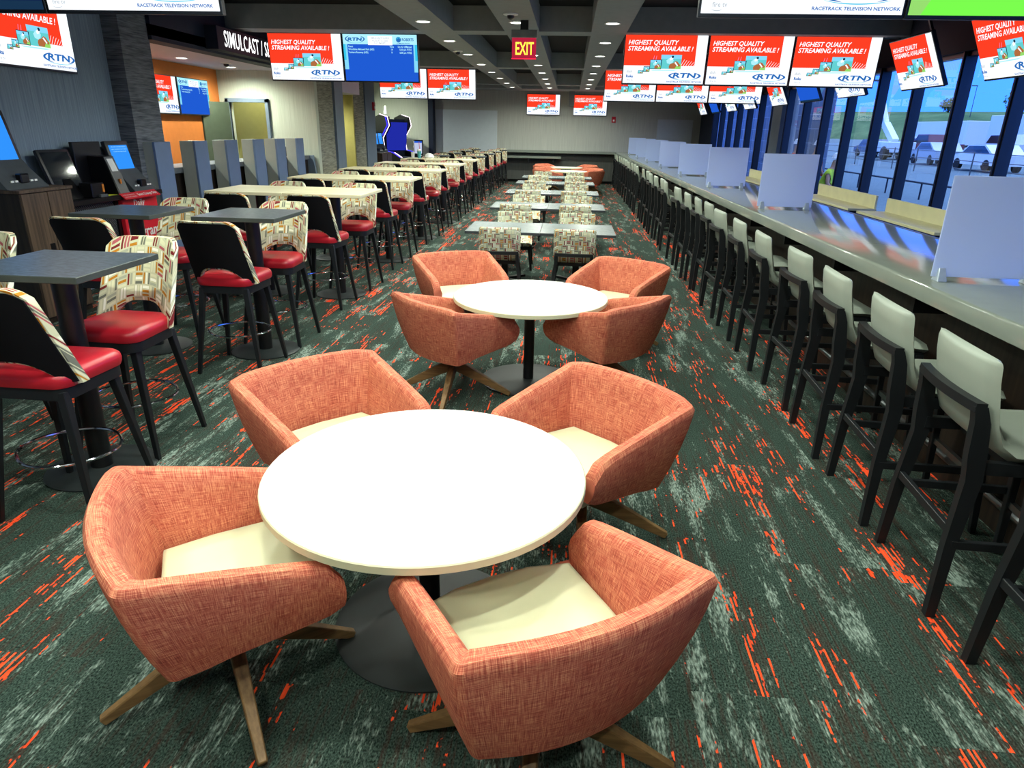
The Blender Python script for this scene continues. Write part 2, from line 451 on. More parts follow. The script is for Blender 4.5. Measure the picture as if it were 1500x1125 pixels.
# pier, corridor opening and jambs beyond the teller recess
trim(MB().box(-5.3, -5.05, 14.16, 15.05, 0, 3.42), 'stone_light')
trim(MB().box(-5.3, -5.0, 15.05, 15.6, 0, 3.42), 'jamb_paint')
struct('wall_corridor', MB().box(-7.3, -5.29, 17.22, 17.29, 0, 3.42), 'olive_wall')
trim(MB().box(-6.4, -5.1, 15.61, 17.2, 2.5, 3.4), 'soffit_white')
trim(MB().box(-5.75, -5.28, 17.3, 18.16, 0, 3.42), 'stone_light')
trim(MB().box(-5.6, -5.25, 18.17, 19.05, 0, 3.42), 'jamb_paint')
struct('wall_left_far', MB().box(-7.6, -7.4, 14.1, 26, 0, 3.42), 'linen_light')
struct('wall_alcove', MB().box(-7.4, -5.0, 25.6, 25.9, 0, 3.42), 'linen_light')
trim(MB().box(-5.12, -4.95, 25.55, 26, 0, 3.42), 'navy_paint')
trim(MB().box(-4.93, -2.68, YB-.03, YB, 0, 2.43), 'pale_panel')
trim(MB().box(3.05, 4.28, YB-.03, YB, 0, 2.24), 'pale_panel')
trim(MB().box(-2.66, 1.6, YB-.05, YB, 0, 1.06), 'ribbed_dark')
struct('baseboard_back', MB().box(-4.9, 1.9, YB-.07, YB, 0, .14), 'black_wood')

# ------------------------------------------------------------------ windows
ML = [XW, []]
ys = [1.25+1.13*i for i in range(21)]
WZ0, WZ1 = .42, 2.76
b = MB(); b.box(XW-.12, XW+.12, -3, YB, 0, WZ0); trim(b, 'navy_paint')
b = MB(); b.box(XW-.12, XW+.2, -3, YB, WZ1, 3.42); trim(b, 'navy_paint')
trim(MB().box(4.50, 4.67, 16.06, 16.74, 0, 3.42), 'jamb_paint')
trim(MB().cyl((5.04, 17.1, -.06), .12, 4.0, 20), 'beam_paint')
n = 0
for i, y in enumerate(ys):
    bb = MB(); bb.box(XW-.09, XW+.05, y-.033, y+.033, WZ0, WZ1, .004); bb.box(XW-.105, XW-.09, y-.012, y+.012, WZ0, WZ1)
    trim(bb, 'mullion')
edges = [-3.0] + ys
for i in range(len(edges)-1):
    n += 1
    o = pane('window_%d' % n, MB().poly([(XW, edges[i]+.033, WZ0), (XW, edges[i]+.033, WZ1), (XW, edges[i+1]-.033, WZ1), (XW, edges[i+1]-.033, WZ0)]), 'window_glass')
    f = MB()
    for z0, z1 in ((WZ0, WZ0+.05), (WZ1-.05, WZ1)): f.box(XW-.06, XW+.04, edges[i]+.033, edges[i+1]-.033, z0, z1)
    f.build('window_frame', 'mullion', o)
trim(MB().box(XW-.1, XW+.1, ys[-1]+.03, YB, WZ0, WZ1), 'navy_paint')

# ------------------------------------------------------------------ coral tub chairs and round tables
def shell_path():
    """plan of the outer rim, right arm tip -> round the back -> left arm tip, with rim height and foot of the panel"""
    pts = []
    def corner(c, a0, a1, r, n):
        for i in range(n+1):
            a = a0 + (a1-a0)*i/n; pts.append((c[0]+r*math.cos(a), c[1]+r*math.sin(a)))
    r = .032
    for i in range(12): t = i/12; pts.append((.352+.032*t, .31-(.31+.245)*t))
    corner((.384-r, -.25), 0, -PI/2+.09, r, 7)
    a = pts[-1]
    for i in range(1, 14):
        t = i/14; x = a[0]*(1-2*t); pts.append((x, a[1]-.062*(1-(2*t-1)**2)))
    for p in [(-q[0], q[1]) for q in pts[:20]][::-1]: pts.append(p)
    return pts
def make_tub(label):
    o = thing('tub_chair', label, 'chair', group='coral tub chairs')
    P = shell_path(); n = len(P); d = [0]
    for i in range(1, n): d.append(d[-1] + math.hypot(P[i][0]-P[i-1][0], P[i][1]-P[i-1][1]))
    Ltot = d[-1]; arm = d[12]
    loops = []; low = []
    for i, (x, y) in enumerate(P):
        a, c = P[max(i-1, 0)], P[min(i+1, n-1)]
        tx, ty = c[0]-a[0], c[1]-a[1]; q = math.hypot(tx, ty); nx, ny = -ty/q, tx/q     # inward
        if nx*(-x) + ny*(.05-y) < 0: nx, ny = -nx, -ny
        if 12 <= i <= 19 or n-20 <= i <= n-13:      # the inner corner is a plain mitre
            g_ = .064-.032; q = (.384-.032-g_, -.25+g_); q = (q[0] if x > 0 else -q[0], q[1]); nx, ny = (q[0]-x)/.064, (q[1]-y)/.064
        e = min(d[i], Ltot-d[i])
        u = min(e/arm, 1.0); zt = .572 + .128*u**.9 + (.018 if e > arm*1.2 else .018*max(0, (e-arm)/(.2*arm)))
        zb = .405 - .085*min(1, u)**.9
        if e < .075:
            k2 = 1-e/.075; s = 1-math.sqrt(max(0, 1-k2*k2)); zt -= .055*s; zb += .015*s
        # foot of the panel lies further in
        inn = .045 + .07*u
        bx, by = x*(1-inn*1.9), y + (.085 if y < -.15 else .085*(-y-.0)/.15 if y < 0 else 0) * min(1, u)
        th = .064
        T = Vector((x, y, zt)); B = Vector((bx, by, zb)); nv = Vector((nx, ny, 0))
        up = (T-B).normalized()
        lp = [B]
        for t in (.25, .5, .75, .93): lp.append(B.lerp(T, t) + (-nv*.012*math.sin(t*PI)))
        lp += [T - up*.010, T + nv*.012 + Vector((0, 0, .007)), T + nv*.028 + Vector((0, 0, .009)), T + nv*(th-.012) + Vector((0, 0, .006)), T + nv*th - up*.012]
        Bi = B + nv*th + up*.05
        for t in (.2, .5, .8): lp.append((T+nv*th).lerp(Bi, t))
        lp.append(B + nv*th*.6)
        loops.append(lp); low.append(B + nv*.02)
    per = [0]
    m0 = loops[n//2]
    for k2 in range(len(m0)): per.append(per[-1] + (m0[(k2+1) % len(m0)]-m0[k2]).length)
    sh = MB(); sh.ring(loops, uv=lambda i, k2: (d[i], per[k2])); sh.build('shell', 'coral_weave', o, 40)
    pan = MB()
    c = Vector((0, .02, .30)); cv = pan.bm.verts.new(c); lv = pan.verts(low)
    for i in range(n-1): pan.face([cv, lv[i], lv[i+1]])
    pan.face([cv, lv[-1], lv[0]]); pan.build('shell_underside', 'coral_weave', o)
    # cream seat cushion
    out = []
    for (x, y) in ((.272, .285), (.262, 0), (.235, -.165), (0, -.185), (-.235, -.165), (-.262, 0), (-.272, .285), (-.14, .325), (0, .335), (.14, .325)): out.append((x, y))
    cu = MB()
    lo = []
    for ins, z in ((.02, .355), (.004, .365), (0, .38), (0, .415), (.006, .430), (.025, .438), (.12, .449)):
        lo.append([Vector((x*(1-ins*3.4), .06+(y-.06)*(1-ins*3.4), z)) for x, y in out])
    cu.ring(lo); cu.build('seat_cushion', 'cream_vinyl', o, 50)
    hb = MB(); hb.lathe([(.03, .255), (.03, .30), (.10, .302), (.10, .315)], 20); hb.build('swivel_hub', 'black_metal', o)
    base = o
    for i in range(4):
        g = MB(); g.bar((.02, 0, .215), (.41, 0, .016), .05, .085, .03, .03, bev=.004)
        g.build('leg', 'oak_leg', o).rotation_euler = (0, 0, i*PI/2)
    return o
TUB = Kind(make_tub)
def tub(label, loc, rz, star):
    o = TUB.put(label, loc, rz); i = 0
    for c in COL.objects:
        if c.parent == o and c.name.startswith('leg'): c.rotation_euler = (0, 0, math.radians(star)+i*PI/2-rz); i += 1
def make_round(label):
    o = thing('round_table', label, 'table', group='round white tables')
    t = MB(); t.i = 0
    t.lathe([(.10, .628), (.558, .628), (.565, .632), (.565, .656), (.561, .66), (.0, .66)][1:5], 72)
    for f in t.bm.faces: f.material_index = 1 if abs(f.normal.z) < .5 and len(f.verts) == 4 else 0
    t.build('tabletop', ['white_top', 'cream_edge'], o)
    p = MB(); p.cyl((0, 0, .012), .039, .61, 24); p.cyl((0, 0, .612), .16, .016, 24); p.build('post', 'black_metal', o)
    p = MB(); p.lathe([(.36, 0), (.362, .008), (.345, .014), (.05, .02)], 48); p.build('base_disc', 'base_metal', o)
    return o
RND = Kind(make_round)
T = [(-.455, 2.10), (-.24, 4.86), (-.02, 21.4), (-.12, 23.6)]
nm = ['nearest round white table with four coral tub chairs', 'round white table behind the nearest one, before the grey low tables', 'round white table beyond the rows of grey low tables', 'farthest round white table, close to the back ledge']
for (x, y), l in zip(T, nm): RND.put(l, (x, y, 0))
wh = ['at the nearest round table', 'at the second round table', 'at the third round table, beyond the grey tables', 'at the farthest round table by the back ledge']
def face(dx, dy): return math.atan2(dy, dx) - PI/2
C1 = [((-.015, 1.555), (-.53, .85), 'nearest coral tub chair, its back to the camera, ', -5), ((-1.06, 1.75), (.83, .55), 'coral tub chair on the left seen from its side, ', 35),
      ((-1.04, 2.83), (.73, -.68), 'coral tub chair at the far left, facing the camera, ', 20), ((.13, 2.79), (-.71, -.70), 'coral tub chair at the far right, facing the camera, ', 0)]
C2 = [((-.76, 4.53), (.70, .71), 'coral tub chair turned away from us, left of the post, ', -3), ((.33, 4.71), (-.77, .64), 'coral tub chair turned away from us, right of the post, ', -30),
      ((-.93, 5.98), (.47, -.88), 'coral tub chair at the far left, facing the camera, ', 20), ((.46, 5.90), (-.56, -.83), 'coral tub chair at the far right, facing the camera, ', 0)]
for lst, w in ((C1, wh[0]), (C2, wh[1])):
    for (x, y), f, l, st in lst: tub(l + w, (x, y, 0), face(*f), st)
for (tx, ty), w in ((T[2], wh[2]), (T[3], wh[3])):
    for sx, sy_, l in ((-1, -1, 'coral tub chair near left '), (1, -1, 'coral tub chair near right '), (-1, 1, 'coral tub chair far left '), (1, 1, 'coral tub chair far right ')):
        TUB.put(l + w, (tx+sx*.62, ty+sy_*.58, 0), face(-sx, -sy_*.9))

# ------------------------------------------------------------------ high tables with red-seated stools
def make_high(label, w, d, top, edge, group):
    o = thing('high_table', label, 'table', group=group)
    t = MB(); t.box(-w/2, w/2, -d/2, d/2, 1.108, 1.14, .003)
    for f in t.bm.faces: f.material_index = 0 if f.calc_center_median().z > 1.1395 else 1
    t.build('tabletop', [top, edge], o)
    p = MB(); p.cyl((0, 0, .01), .055, 1.09, 24); p.box(-.2, .2, -.2, .2, 1.095, 1.11); p.build('post', 'black_metal', o)
    p = MB(); p.lathe([(.275, 0), (.277, .008), (.262, .015), (.06, .022)], 48); p.build('base_disc', 'base_metal', o)
    return o
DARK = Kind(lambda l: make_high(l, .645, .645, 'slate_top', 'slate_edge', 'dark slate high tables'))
MAPLE = Kind(lambda l: make_high(l, .832, .84, 'maple_top', 'maple_top', 'pale maple high tables'))

def make_stool(label):
    o = thing('bar_stool', label, 'bar stool', group='red seated bar stools')
    # seat: rounded cushion
    out = []
    for cx, cy, a0 in ((.145, .15, 0), (-.145, .15, 90), (-.13, -.12, 180), (.13, -.12, 270)):
        for i in range(6): a = math.radians(a0+i*18); out.append((cx+.075*math.cos(a), cy+.075*math.sin(a)))
    s = MB(); lo = []
    for ins, z in ((.0, .682), (-.02, .695), (-.03, .715), (-.015, .735), (.04, .748), (.16, .757), (.5, .763)): lo.append([Vector((x*(1-ins), y*(1-ins), z)) for x, y in out])
    s.ring(lo); s.build('seat', 'red_vinyl', o, 50)
    f = MB(); f.ring([[Vector((x*.97, y*.97, z)) for x, y in out] for z in (.625, .683)]); f.build('seat_frame', 'black_wood', o)
    for sx, sy in ((1, 1), (-1, 1), (-1, -1), (1, -1)):
        g = MB(); g.bar((sx*.165, sy*.16, .66), (sx*.245, sy*.235, 0), .042, .042, .026, .026, up=(0, 1, 0), bev=.003); g.build('leg', 'black_wood', o)
    ft = MB(); pts = []
    for i in range(40):
        a = i*2*PI/40; q = .222*(1+.10*abs(math.sin(2*a-PI/2))*0 + .0); e = 2.6
        cx, cy = math.cos(a), math.sin(a); k = (abs(cx)**e+abs(cy)**e)**(-1/e); bul = 1+.13*math.cos(2*a)**2
        pts.append((cx*k*.205*bul, cy*k*.195*bul, .30))
    ft.tube(pts, .008, 8, True); ft.build('foot_ring', 'chrome', o)
    # backrest: wraps round the sides, arched underside
    def pt(u, v, t):
        top = 1.165 - .05*max(0, (abs(u)-.72)/.28)**2.2
        bot = .69 + .125*max(0, 1-(abs(u)/.8)**3.2)
        z = bot + (top-bot)*v; h = (z-.70)/.465
        hw = .232 - .02*h; x = u*hw*(1 - (.10 if abs(u) > .99 else 0)*0)
        y = -.175 - .175*h + .085*abs(u)**2.4*(1-.35*h)
        return Vector((x, y - t, z))
    nu, nv = 20, 10
    def sheet(t0, t1, ins=0.0):
        m = MB(); A = []; B = []
        for i in range(nu+1):
            u = -1+2*i/nu; ra = []; rb = []
            for j in range(nv+1):
                v = ins + (1-2*ins)*j/nv; uu = u*(1-ins)
                edge = min(1, 6*min(j, nv-j)/nv, 5*min(i, nu-i)/nu); bulge = .012*(math.sqrt(max(0, 1-(1-edge)**2)) if not ins else 0)
                ra.append(m.bm.verts.new(pt(uu, v, t0-bulge))); rb.append(m.bm.verts.new(pt(uu, v, t1)))
            A.append(ra); B.append(rb)
        for i in range(nu):
            for j in range(nv):
                m.face([A[i][j], A[i+1][j], A[i+1][j+1], A[i][j+1]]); m.face([B[i][j], B[i][j+1], B[i+1][j+1], B[i+1][j]])
        for i in range(nu):
            m.face([A[i][0], B[i][0], B[i+1][0], A[i+1][0]]); m.face([A[i][nv], A[i+1][nv], B[i+1][nv], B[i][nv]])
        for j in range(nv):
            m.face([A[0][j], A[0][j+1], B[0][j+1], B[0][j]]); m.face([A[nu][j], B[nu][j], B[nu][j+1], A[nu][j+1]])
        return m
    bk = sheet(-.02, .022).build('backrest', 'basket_print', o, 50)
    sheet(.0225, .030, .03).build('back_panel', 'black_cloth', o, 50)
    return o
STOOL = Kind(make_stool)
XA, XB = -2.50, -3.45
RY = [3.14, 5.29, 7.40, 9.60, 11.75, 13.90, 16.05, 18.2, 20.4, 22.6, 24.6]
rowname = ['the first', 'the second', 'the third', 'the fourth', 'the fifth', 'the sixth', 'the seventh', 'the eighth', 'the ninth', 'the tenth', 'the eleventh']
def jit(a): return random.uniform(-a, a)
for i, y in enumerate(RY):
    light = 2 <= i <= 6
    for x, side in ((XA, 'right'), (XB, 'left')):
        if i == 0 and side == 'left':
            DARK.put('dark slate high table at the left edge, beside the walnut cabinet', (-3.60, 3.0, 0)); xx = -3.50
        elif light:
            xx = -2.53 if side == 'right' else -3.365
            MAPLE.put('pale maple high table, %s half of %s high-table row' % (side, rowname[i]), (xx, y, 0))
        else:
            xx = x
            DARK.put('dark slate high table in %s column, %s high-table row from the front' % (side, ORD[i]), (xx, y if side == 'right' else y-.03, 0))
        off = .36 if not light else .46
        if not (i == 0 and side == 'left'):
            STOOL.put('black-backed bar stool on the near side, %s table of %s high row' % (side, rowname[i]), (xx+jit(.02), y-off-.03+jit(.02), 0) if i else (-2.375, 2.80, 0), jit(.05))
        STOOL.put('patterned bar stool facing the camera, far side, %s table of %s high row' % (side, rowname[i]), (xx+.03+jit(.02), y+off+jit(.03), 0), PI+jit(.06))

# ------------------------------------------------------------------ upholstered chairs and stools with a black wooden frame
def shell_chair(o, sh, bt, rail, w, seatmat, backmat, hw, leg=.5):
    """sh seat height, bt top of back, rail height of the rear rail; faces +y"""
    # one-piece scooped seat and back
    prof = [(.23, sh-.012), (.15, sh), (0, sh-.004), (-.10, sh), (-.155, sh+.03), (-.185, sh+.09), (-.205, sh+.17), (-.225, bt-.06), (-.235, bt)]
    th = [.05, .06, .062, .06, .055, .045, .042, .04, .036]
    m = MB(); loops = []
    for (y, z), t in zip(prof, th):
        i = prof.index((y, z)); a = prof[max(i-1, 0)]; c = prof[min(i+1, len(prof)-1)]
        ty, tz = c[0]-a[0], c[1]-a[1]; q = math.hypot(ty, tz); ny, nz = -tz/q*-1, ty/q*-1
        ny, nz = (tz/q, -ty/q)      # toward sitter
        if i < 3: ny, nz = (-abs(tz/q)*0, 1.0)
        lp = []
        N_ = 14
        for k2 in range(N_+1):
            u = -1+2*k2/N_; dd = .018*u*u*(1 if i > 3 else .3); e = max(0, (abs(u)-.8)/.2); rr = (1-math.sqrt(max(0, 1-e*e)))*t*.5
            lp.append(Vector((u*w/2, y+dd-ny*rr*0 - ny*rr, z-nz*rr)))
        for k2 in range(N_+1):
            u = 1-2*k2/N_; dd = .018*u*u*(1 if i > 3 else .3); e = max(0, (abs(u)-.8)/.2); rr = (1-math.sqrt(max(0, 1-e*e)))*t*.5
            lp.append(Vector((u*w/2, y+dd-ny*(t-rr), z-nz*(t-rr))))
        loops.append(lp)
    # rounded lip at the very top
    last = loops[-1]; cen = sum(last, Vector())/len(last)
    loops.append([Vector((p.x*.985, cen.y+(p.y-cen.y)*.75+.0, p.z+.012)) for p in last]); loops.append([Vector((p.x*.95, cen.y+(p.y-cen.y)*.3, p.z+.018)) for p in last])
    m.ring(loops); m.build('seat_shell', backmat, o, 50)
    # rear legs sweep up to the rear rail
    yr = -.264
    for s in (-1, 1):
        g = MB()
        P = [(s*hw, -.26, 0, .034, .036), (s*(hw-.018), -.25, sh*.45, .037, .046), (s*(hw-.035), -.225, sh*.82, .038, .062), (s*(hw-.04), -.235, sh-.03, .038, .068), (s*(hw-.042), -.248, (sh+rail)/2+.02, .038, .055), (s*(hw-.045), yr, rail, .036, .045)]
        g.ring([[Vector((x-a/2, y-b/2, z)), Vector((x+a/2, y-b/2, z)), Vector((x+a/2, y+b/2, z)), Vector((x-a/2, y+b/2, z))] for x, y, z, a, b in P])
        g.build('rear_leg', 'black_wood', o, 40)
        g = MB(); g.bar((s*(hw-.045), .20, sh-.07), (s*hw*.97, .25, 0), .042, .042, .028, .028, up=(0, 1, 0), bev=.003); g.build('front_leg', 'black_wood', o)
    r = MB(); q = hw-.045; loops = []
    for i in range(11):
        u = -1+2*i/10; y = yr-.022*(1-u*u); z = rail-.004
        loops.append([Vector((u*(q+.018), y-.02, z-.018)), Vector((u*(q+.018), y+.018, z-.018)), Vector((u*(q+.018), y+.018, z+.018)), Vector((u*(q+.018), y-.02, z+.018))])
    r.ring(loops); r.build('rear_rail', 'black_wood', o, 40)
    f = MB()
    for s in (-1, 1): f.bar((s*(hw-.045), -.22, sh-.085), (s*(hw-.045), .22, sh-.085), .03, .05)
    f.bar((-(hw-.04), .2, sh-.085), (hw-.04, .2, sh-.085), .03, .05); f.bar((-(hw-.04), -.06, sh-.085), (hw-.04, -.06, sh-.085), .03, .05)
    f.build('seat_frame', 'black_wood', o)
    if sh > .6:
        st = MB()
        for s in (-1, 1): st.bar((s*(hw-.01), -.25, .33), (s*(hw-.012), .235, .33), .022, .036, bev=.002)
        st.bar((-(hw-.01), -.255, .38), (hw-.01, -.255, .38), .022, .036, bev=.002); st.build('stretcher', 'black_wood', o)
        ft = MB(); ft.bar((-(hw-.015), .235, .27), (hw-.015, .235, .27), .024, .03); ft.build('footrest', 'steel', o)
    return o
WHITE = Kind(lambda l: shell_chair(thing('counter_stool', l, 'bar stool', group='white stools along the window counter'), .735, 1.052, .895, .48, 'white_leather', 'white_leather', .262))
sy0 = [1.83, 2.60, 3.27, 4.0, 4.76, 5.58, 6.42, 7.25, 8.03, 8.60, 9.30, 10.24, 11.5, 12.15, 12.85]
while len(sy0) < 29: sy0.append(sy0[-1] + (.82 if len(sy0) not in (18, 22) else 1.25))
for i, y in enumerate(sy0):
    WHITE.put('white leather counter stool with black legs, %s from the near end of the window counter' % ORD[i], (1.82+jit(.02), y, 0), -PI/2+jit(.05), 'white stools along the window counter')

GREYC = Kind(lambda l: shell_chair(thing('dining_chair', l, 'chair', group='patterned dining chairs'), .385, .715, .445, .49, 'basket_grey', 'basket_grey', .25))
def make_low(label):
    o = thing('low_table', label, 'table', group='grey low tables')
    t = MB(); t.box(-.448, .448, -.46, .46, .628, .66, .002)
    for f in t.bm.faces: f.material_index = 0 if f.calc_center_median().z > .6595 else 1
    t.build('tabletop', ['grey_top', 'grey_edge'], o)
    p = MB(); p.box(-.04, .04, -.04, .04, .02, .615); p.box(-.18, .18, -.18, .18, .612, .63); p.build('post', 'black_metal', o)
    p = MB()
    for a in (0, PI/2): p.box(-.33, .33, -.03, .03, 0, .028, .003, 1, Matrix.Rotation(a+PI/4, 4, 'Z'))
    p.build('cross_base', 'black_metal', o)
    return o
LOW = Kind(make_low)
for i, y in enumerate((8.55, 11.2, 13.8, 16.4, 18.45)):
    for x, side in ((-.762, 'left'), (.137, 'right')):
        LOW.put('grey low table, %s one of the pair in the %s low-table row' % (side, ORD[i]), (x, y, 0))
        dx = {('left', 0): (-.03, .03), ('right', 0): (-.02, -.0)}.get((side, 0))
        GREYC.put('patterned dining chair seen from behind, %s seat before the %s low-table row' % (side, ORD[i]), (x-.02+jit(.03), y-.36, 0), jit(.05))
        GREYC.put('patterned dining chair facing the camera, %s seat behind the %s low-table row' % (side, ORD[i]), (x+.02+jit(.03), y+.84, 0), PI+jit(.05))

# ------------------------------------------------------------------ television pictures
SCR = ['scr_white', 'scr_red', 'scr_logo', 'scr_cyan', 'scr_gray', 'scr_teal', 'scr_green', 'scr_brown', 'scr_dark', 'scr_blue', 'scr_sky', 'scr_pale', 'scr_grass', 'scr_tree', 'scr_navy', 'scr_pink']
SI = {n: i for i, n in enumerate(SCR)}
PW, PH = 1.16, .655       # lit area of a 55-inch panel
class Pic:
    """flat picture; x 0..1 across, y 0..1 up, layered a fraction of a millimetre apart"""
    def __init__(s): s.m = MB(); s.k = 0
    def f(s, x, y): return Vector(((x-.5)*PW, -.0006*s.k, (y-.5)*PH))
    def poly(s, c, pts): s.m.i = SI[c]; s.k += 1; s.m.poly([s.f(*p) for p in pts]); return s
    def rect(s, c, x0, x1, y0, y1, sh=0): return s.poly(c, [(x0, y0), (x1, y0), (x1+sh, y1), (x0+sh, y1)])
    def disc(s, c, x, y, rx, ry, n=18): return s.poly(c, [(x+rx*math.cos(i*2*PI/n), y+ry*math.sin(i*2*PI/n)) for i in range(n)])
    def text(s, c, body, x, y, size, bold=0.0, shear=0.0, sx=1.0, al='LEFT'):
        s.m.i = SI[c]; s.k += 1; k = s.k
        s.m.text(body, size, lambda a, b: Vector(((x-.5)*PW+a, -.0006*k, (y-.5)*PH+b)), al, bold, shear, sx); return s
    def arc(s, c, x, y, rx, ry, a0, a1, w0, w1, n=16):
        """crescent stroke that thickens in its middle"""
        s.m.i = SI[c]; s.k += 1; o = []; q = []
        for i in range(n+1):
            t = i/n; a = math.radians(a0+(a1-a0)*t); w = w0+(w1-w0)*math.sin(t*PI)
            o.append((x+rx*math.cos(a), y+ry*math.sin(a))); q.append((x+(rx-w)*math.cos(a), y+(ry-w*1.2)*math.sin(a)))
        A = s.m.verts([s.f(*p) for p in o]); B = s.m.verts([s.f(*p) for p in q])
        for i in range(n): s.m.face([A[i], A[i+1], B[i+1], B[i]])
        return s
    def done(s):
        return s.m
def logo(p, x, y, w, c='scr_logo', tag_=True):
    """RTN between two swooshes"""
    p.text(c, 'RTN', x-w*.02, y-.035, w*.215, .003, .12, 1.95, 'CENTER')
    p.arc(c, x, y, w*.5, .078, 118, 250, .0, w*.07); p.arc(c, x, y, w*.5, .078, -62, 60, .0, w*.07)
    p.arc('scr_cyan', x, y-.012, w*.5, .078, 215, 325, .002, w*.018)
    if tag_: p.text(c, 'RACETRACK TELEVISION NETWORK', x, y-.135, w*.066, .0006, .0, 1.15, 'CENTER')
def horse(p, x0, x1, y0, y1):
    w, h = x1-x0, y1-y0
    p.rect('scr_teal', x0, x1, y0, y1); p.rect('scr_sky', x0, x1, y0+h*.72, y1); p.rect('scr_green', x0+w*.55, x1, y0, y0+h*.35)
    q = lambda pts: [(x0+w*a, y0+h*b) for a, b in pts]
    p.poly('scr_brown', q([(.42, .02), (.70, .02), (.78, .22), (.92, .16), (.97, .26), (.82, .52), (.72, .56), (.60, .42), (.46, .36), (.40, .2)]))
    p.poly('scr_pale', q([(.30, .40), (.46, .34), (.58, .46), (.62, .62), (.50, .84), (.40, .78), (.26, .60)]))
    p.poly('scr_white', q([(.44, .60), (.56, .66), (.60, .80), (.50, .86), (.42, .74)]))
    p.disc('scr_dark', x0+w*.56, y0+h*.86, w*.06, h*.09, 10)
    p.poly('scr_white', q([(.66, .44), (.72, .50), (.86, .24), (.81, .20)]))
def promo():
    p = Pic(); p.rect('scr_white', 0, 1, 0, 1); p.rect('scr_red', 0, .872, .36, 1)
    p.text('scr_white', 'HIGHEST QUALITY', .035, .775, .083, .0017, .22, 1.0)
    p.text('scr_white', 'STREAMING AVAILABLE !', .035, .655, .083, .0017, .22, 1.0)
    for i in range(6):
        x = .70+.03*i; p.poly('scr_white', [(x, .365), (x+.007, .365), (x+.045, .365+.125-.012*i), (x+.041, .365+.125-.012*i)])
    for x in (.355, .385): p.poly('scr_pink', [(x, .46), (x+.006, .46), (x+.016, .56), (x+.012, .56)])
    horse(p, .455, .705, .30, .58)
    p.rect('scr_dark', .318, .462, .292, .482, .006); horse(p, .326, .456, .302, .472)
    p.rect('scr_dark', .243, .322, .235, .345, .004); horse(p, .248, .318, .245, .335)
    p.rect('scr_dark', .178, .242, .20, .265, .004); horse(p, .183, .238, .207, .258)
    p.poly('scr_pale', [(.33, .275), (.68, .285), (.62, .262), (.36, .258)])
    p.text('scr_gray', 'dish', .035, .215, .052, .0008, .1); p.text('scr_logo', 'Roku', .035, .12, .048, .002); p.text('scr_gray', 'fire tv', .05, .05, .036, .0004)
    p.arc('scr_gray', .075, .055, .035, .04, 215, 325, .001, .006)
    logo(p, .76, .165, .40)
    return p.done()
def board():
    p = Pic(); p.rect('scr_blue', 0, 1, 0, 1); p.rect('scr_pale', 0, 1, .79, 1); p.rect('scr_sky', 0, .055, .25, .79); p.rect('scr_sky', .95, 1, .2, .79)
    p.rect('scr_blue', .055, .95, .13, .79); p.rect('scr_cyan', 0, .03, .45, .79); p.rect('scr_cyan', .97, 1, .45, .79)
    logo(p, .165, .90, .27, tag_=False)
    p.rect('scr_white', .34, .67, .775, .965)
    for t, y in (('SIMULCAST GUIDE', .905), ('AUGUST 6, 2020', .85), ('5:12 PM (ET)', .795)): p.text('scr_gray', t, .505, y, .035, .0006, .0, 1.0, 'CENTER')
    p.disc('scr_logo', .755, .895, .034, .058); p.arc('scr_cyan', .755, .895, .026, .045, 20, 200, .003, .012)
    p.text('scr_logo', 'ROBERTS', .80, .868, .052, .0015, .0, .85); p.text('scr_logo', 'COMMUNICATIONS', .73, .805, .022, .0004, .0, 1.0)
    for y, row in ((.725, ('Event', 'Time', 'On Air (ET)', 'Channel')), (.665, ('Woodbine Mohawk Park (HD)', '14', '5:30 pm', '9/721')), (.60, ('Yonkers Raceway (HD)', '9', '6:00 pm', '9/722'))):
        for x, t, al in zip((.07, .66, .81, .93), row, ('LEFT', 'CENTER', 'CENTER', 'RIGHT')): p.text('scr_pale', t, x, y, .036, .0008, .0, .9, al)
    return p.done()
def meadow():
    p = Pic(); p.rect('scr_grass', 0, 1, 0, 1); p.poly('scr_green', [(0, 0), (.06, 0), (.35, 1), (0, 1)])
    p.poly('scr_tree', [(.62, .0), (.70, .06), (.74, .25), (1, .35), (1, 1), (.60, 1), (.58, .4)]); p.poly('scr_grass', [(.74, 0), (1, 0), (1, .16), (.84, .13)]); p.poly('scr_pale', [(.86, 0), (1, 0), (1, .1), (.9, .08)])
    return p.done()
def dim(): 
    p = Pic(); p.rect('scr_navy', 0, 1, 0, 1); p.rect('scr_dark', .0, 1, 0, .08); return p.done()
def bluescreen():
    p = Pic(); p.rect('scr_blue', 0, 1, 0, 1); p.rect('scr_dark', 0, 1, 0, .05); return p.done()
PICS = {}
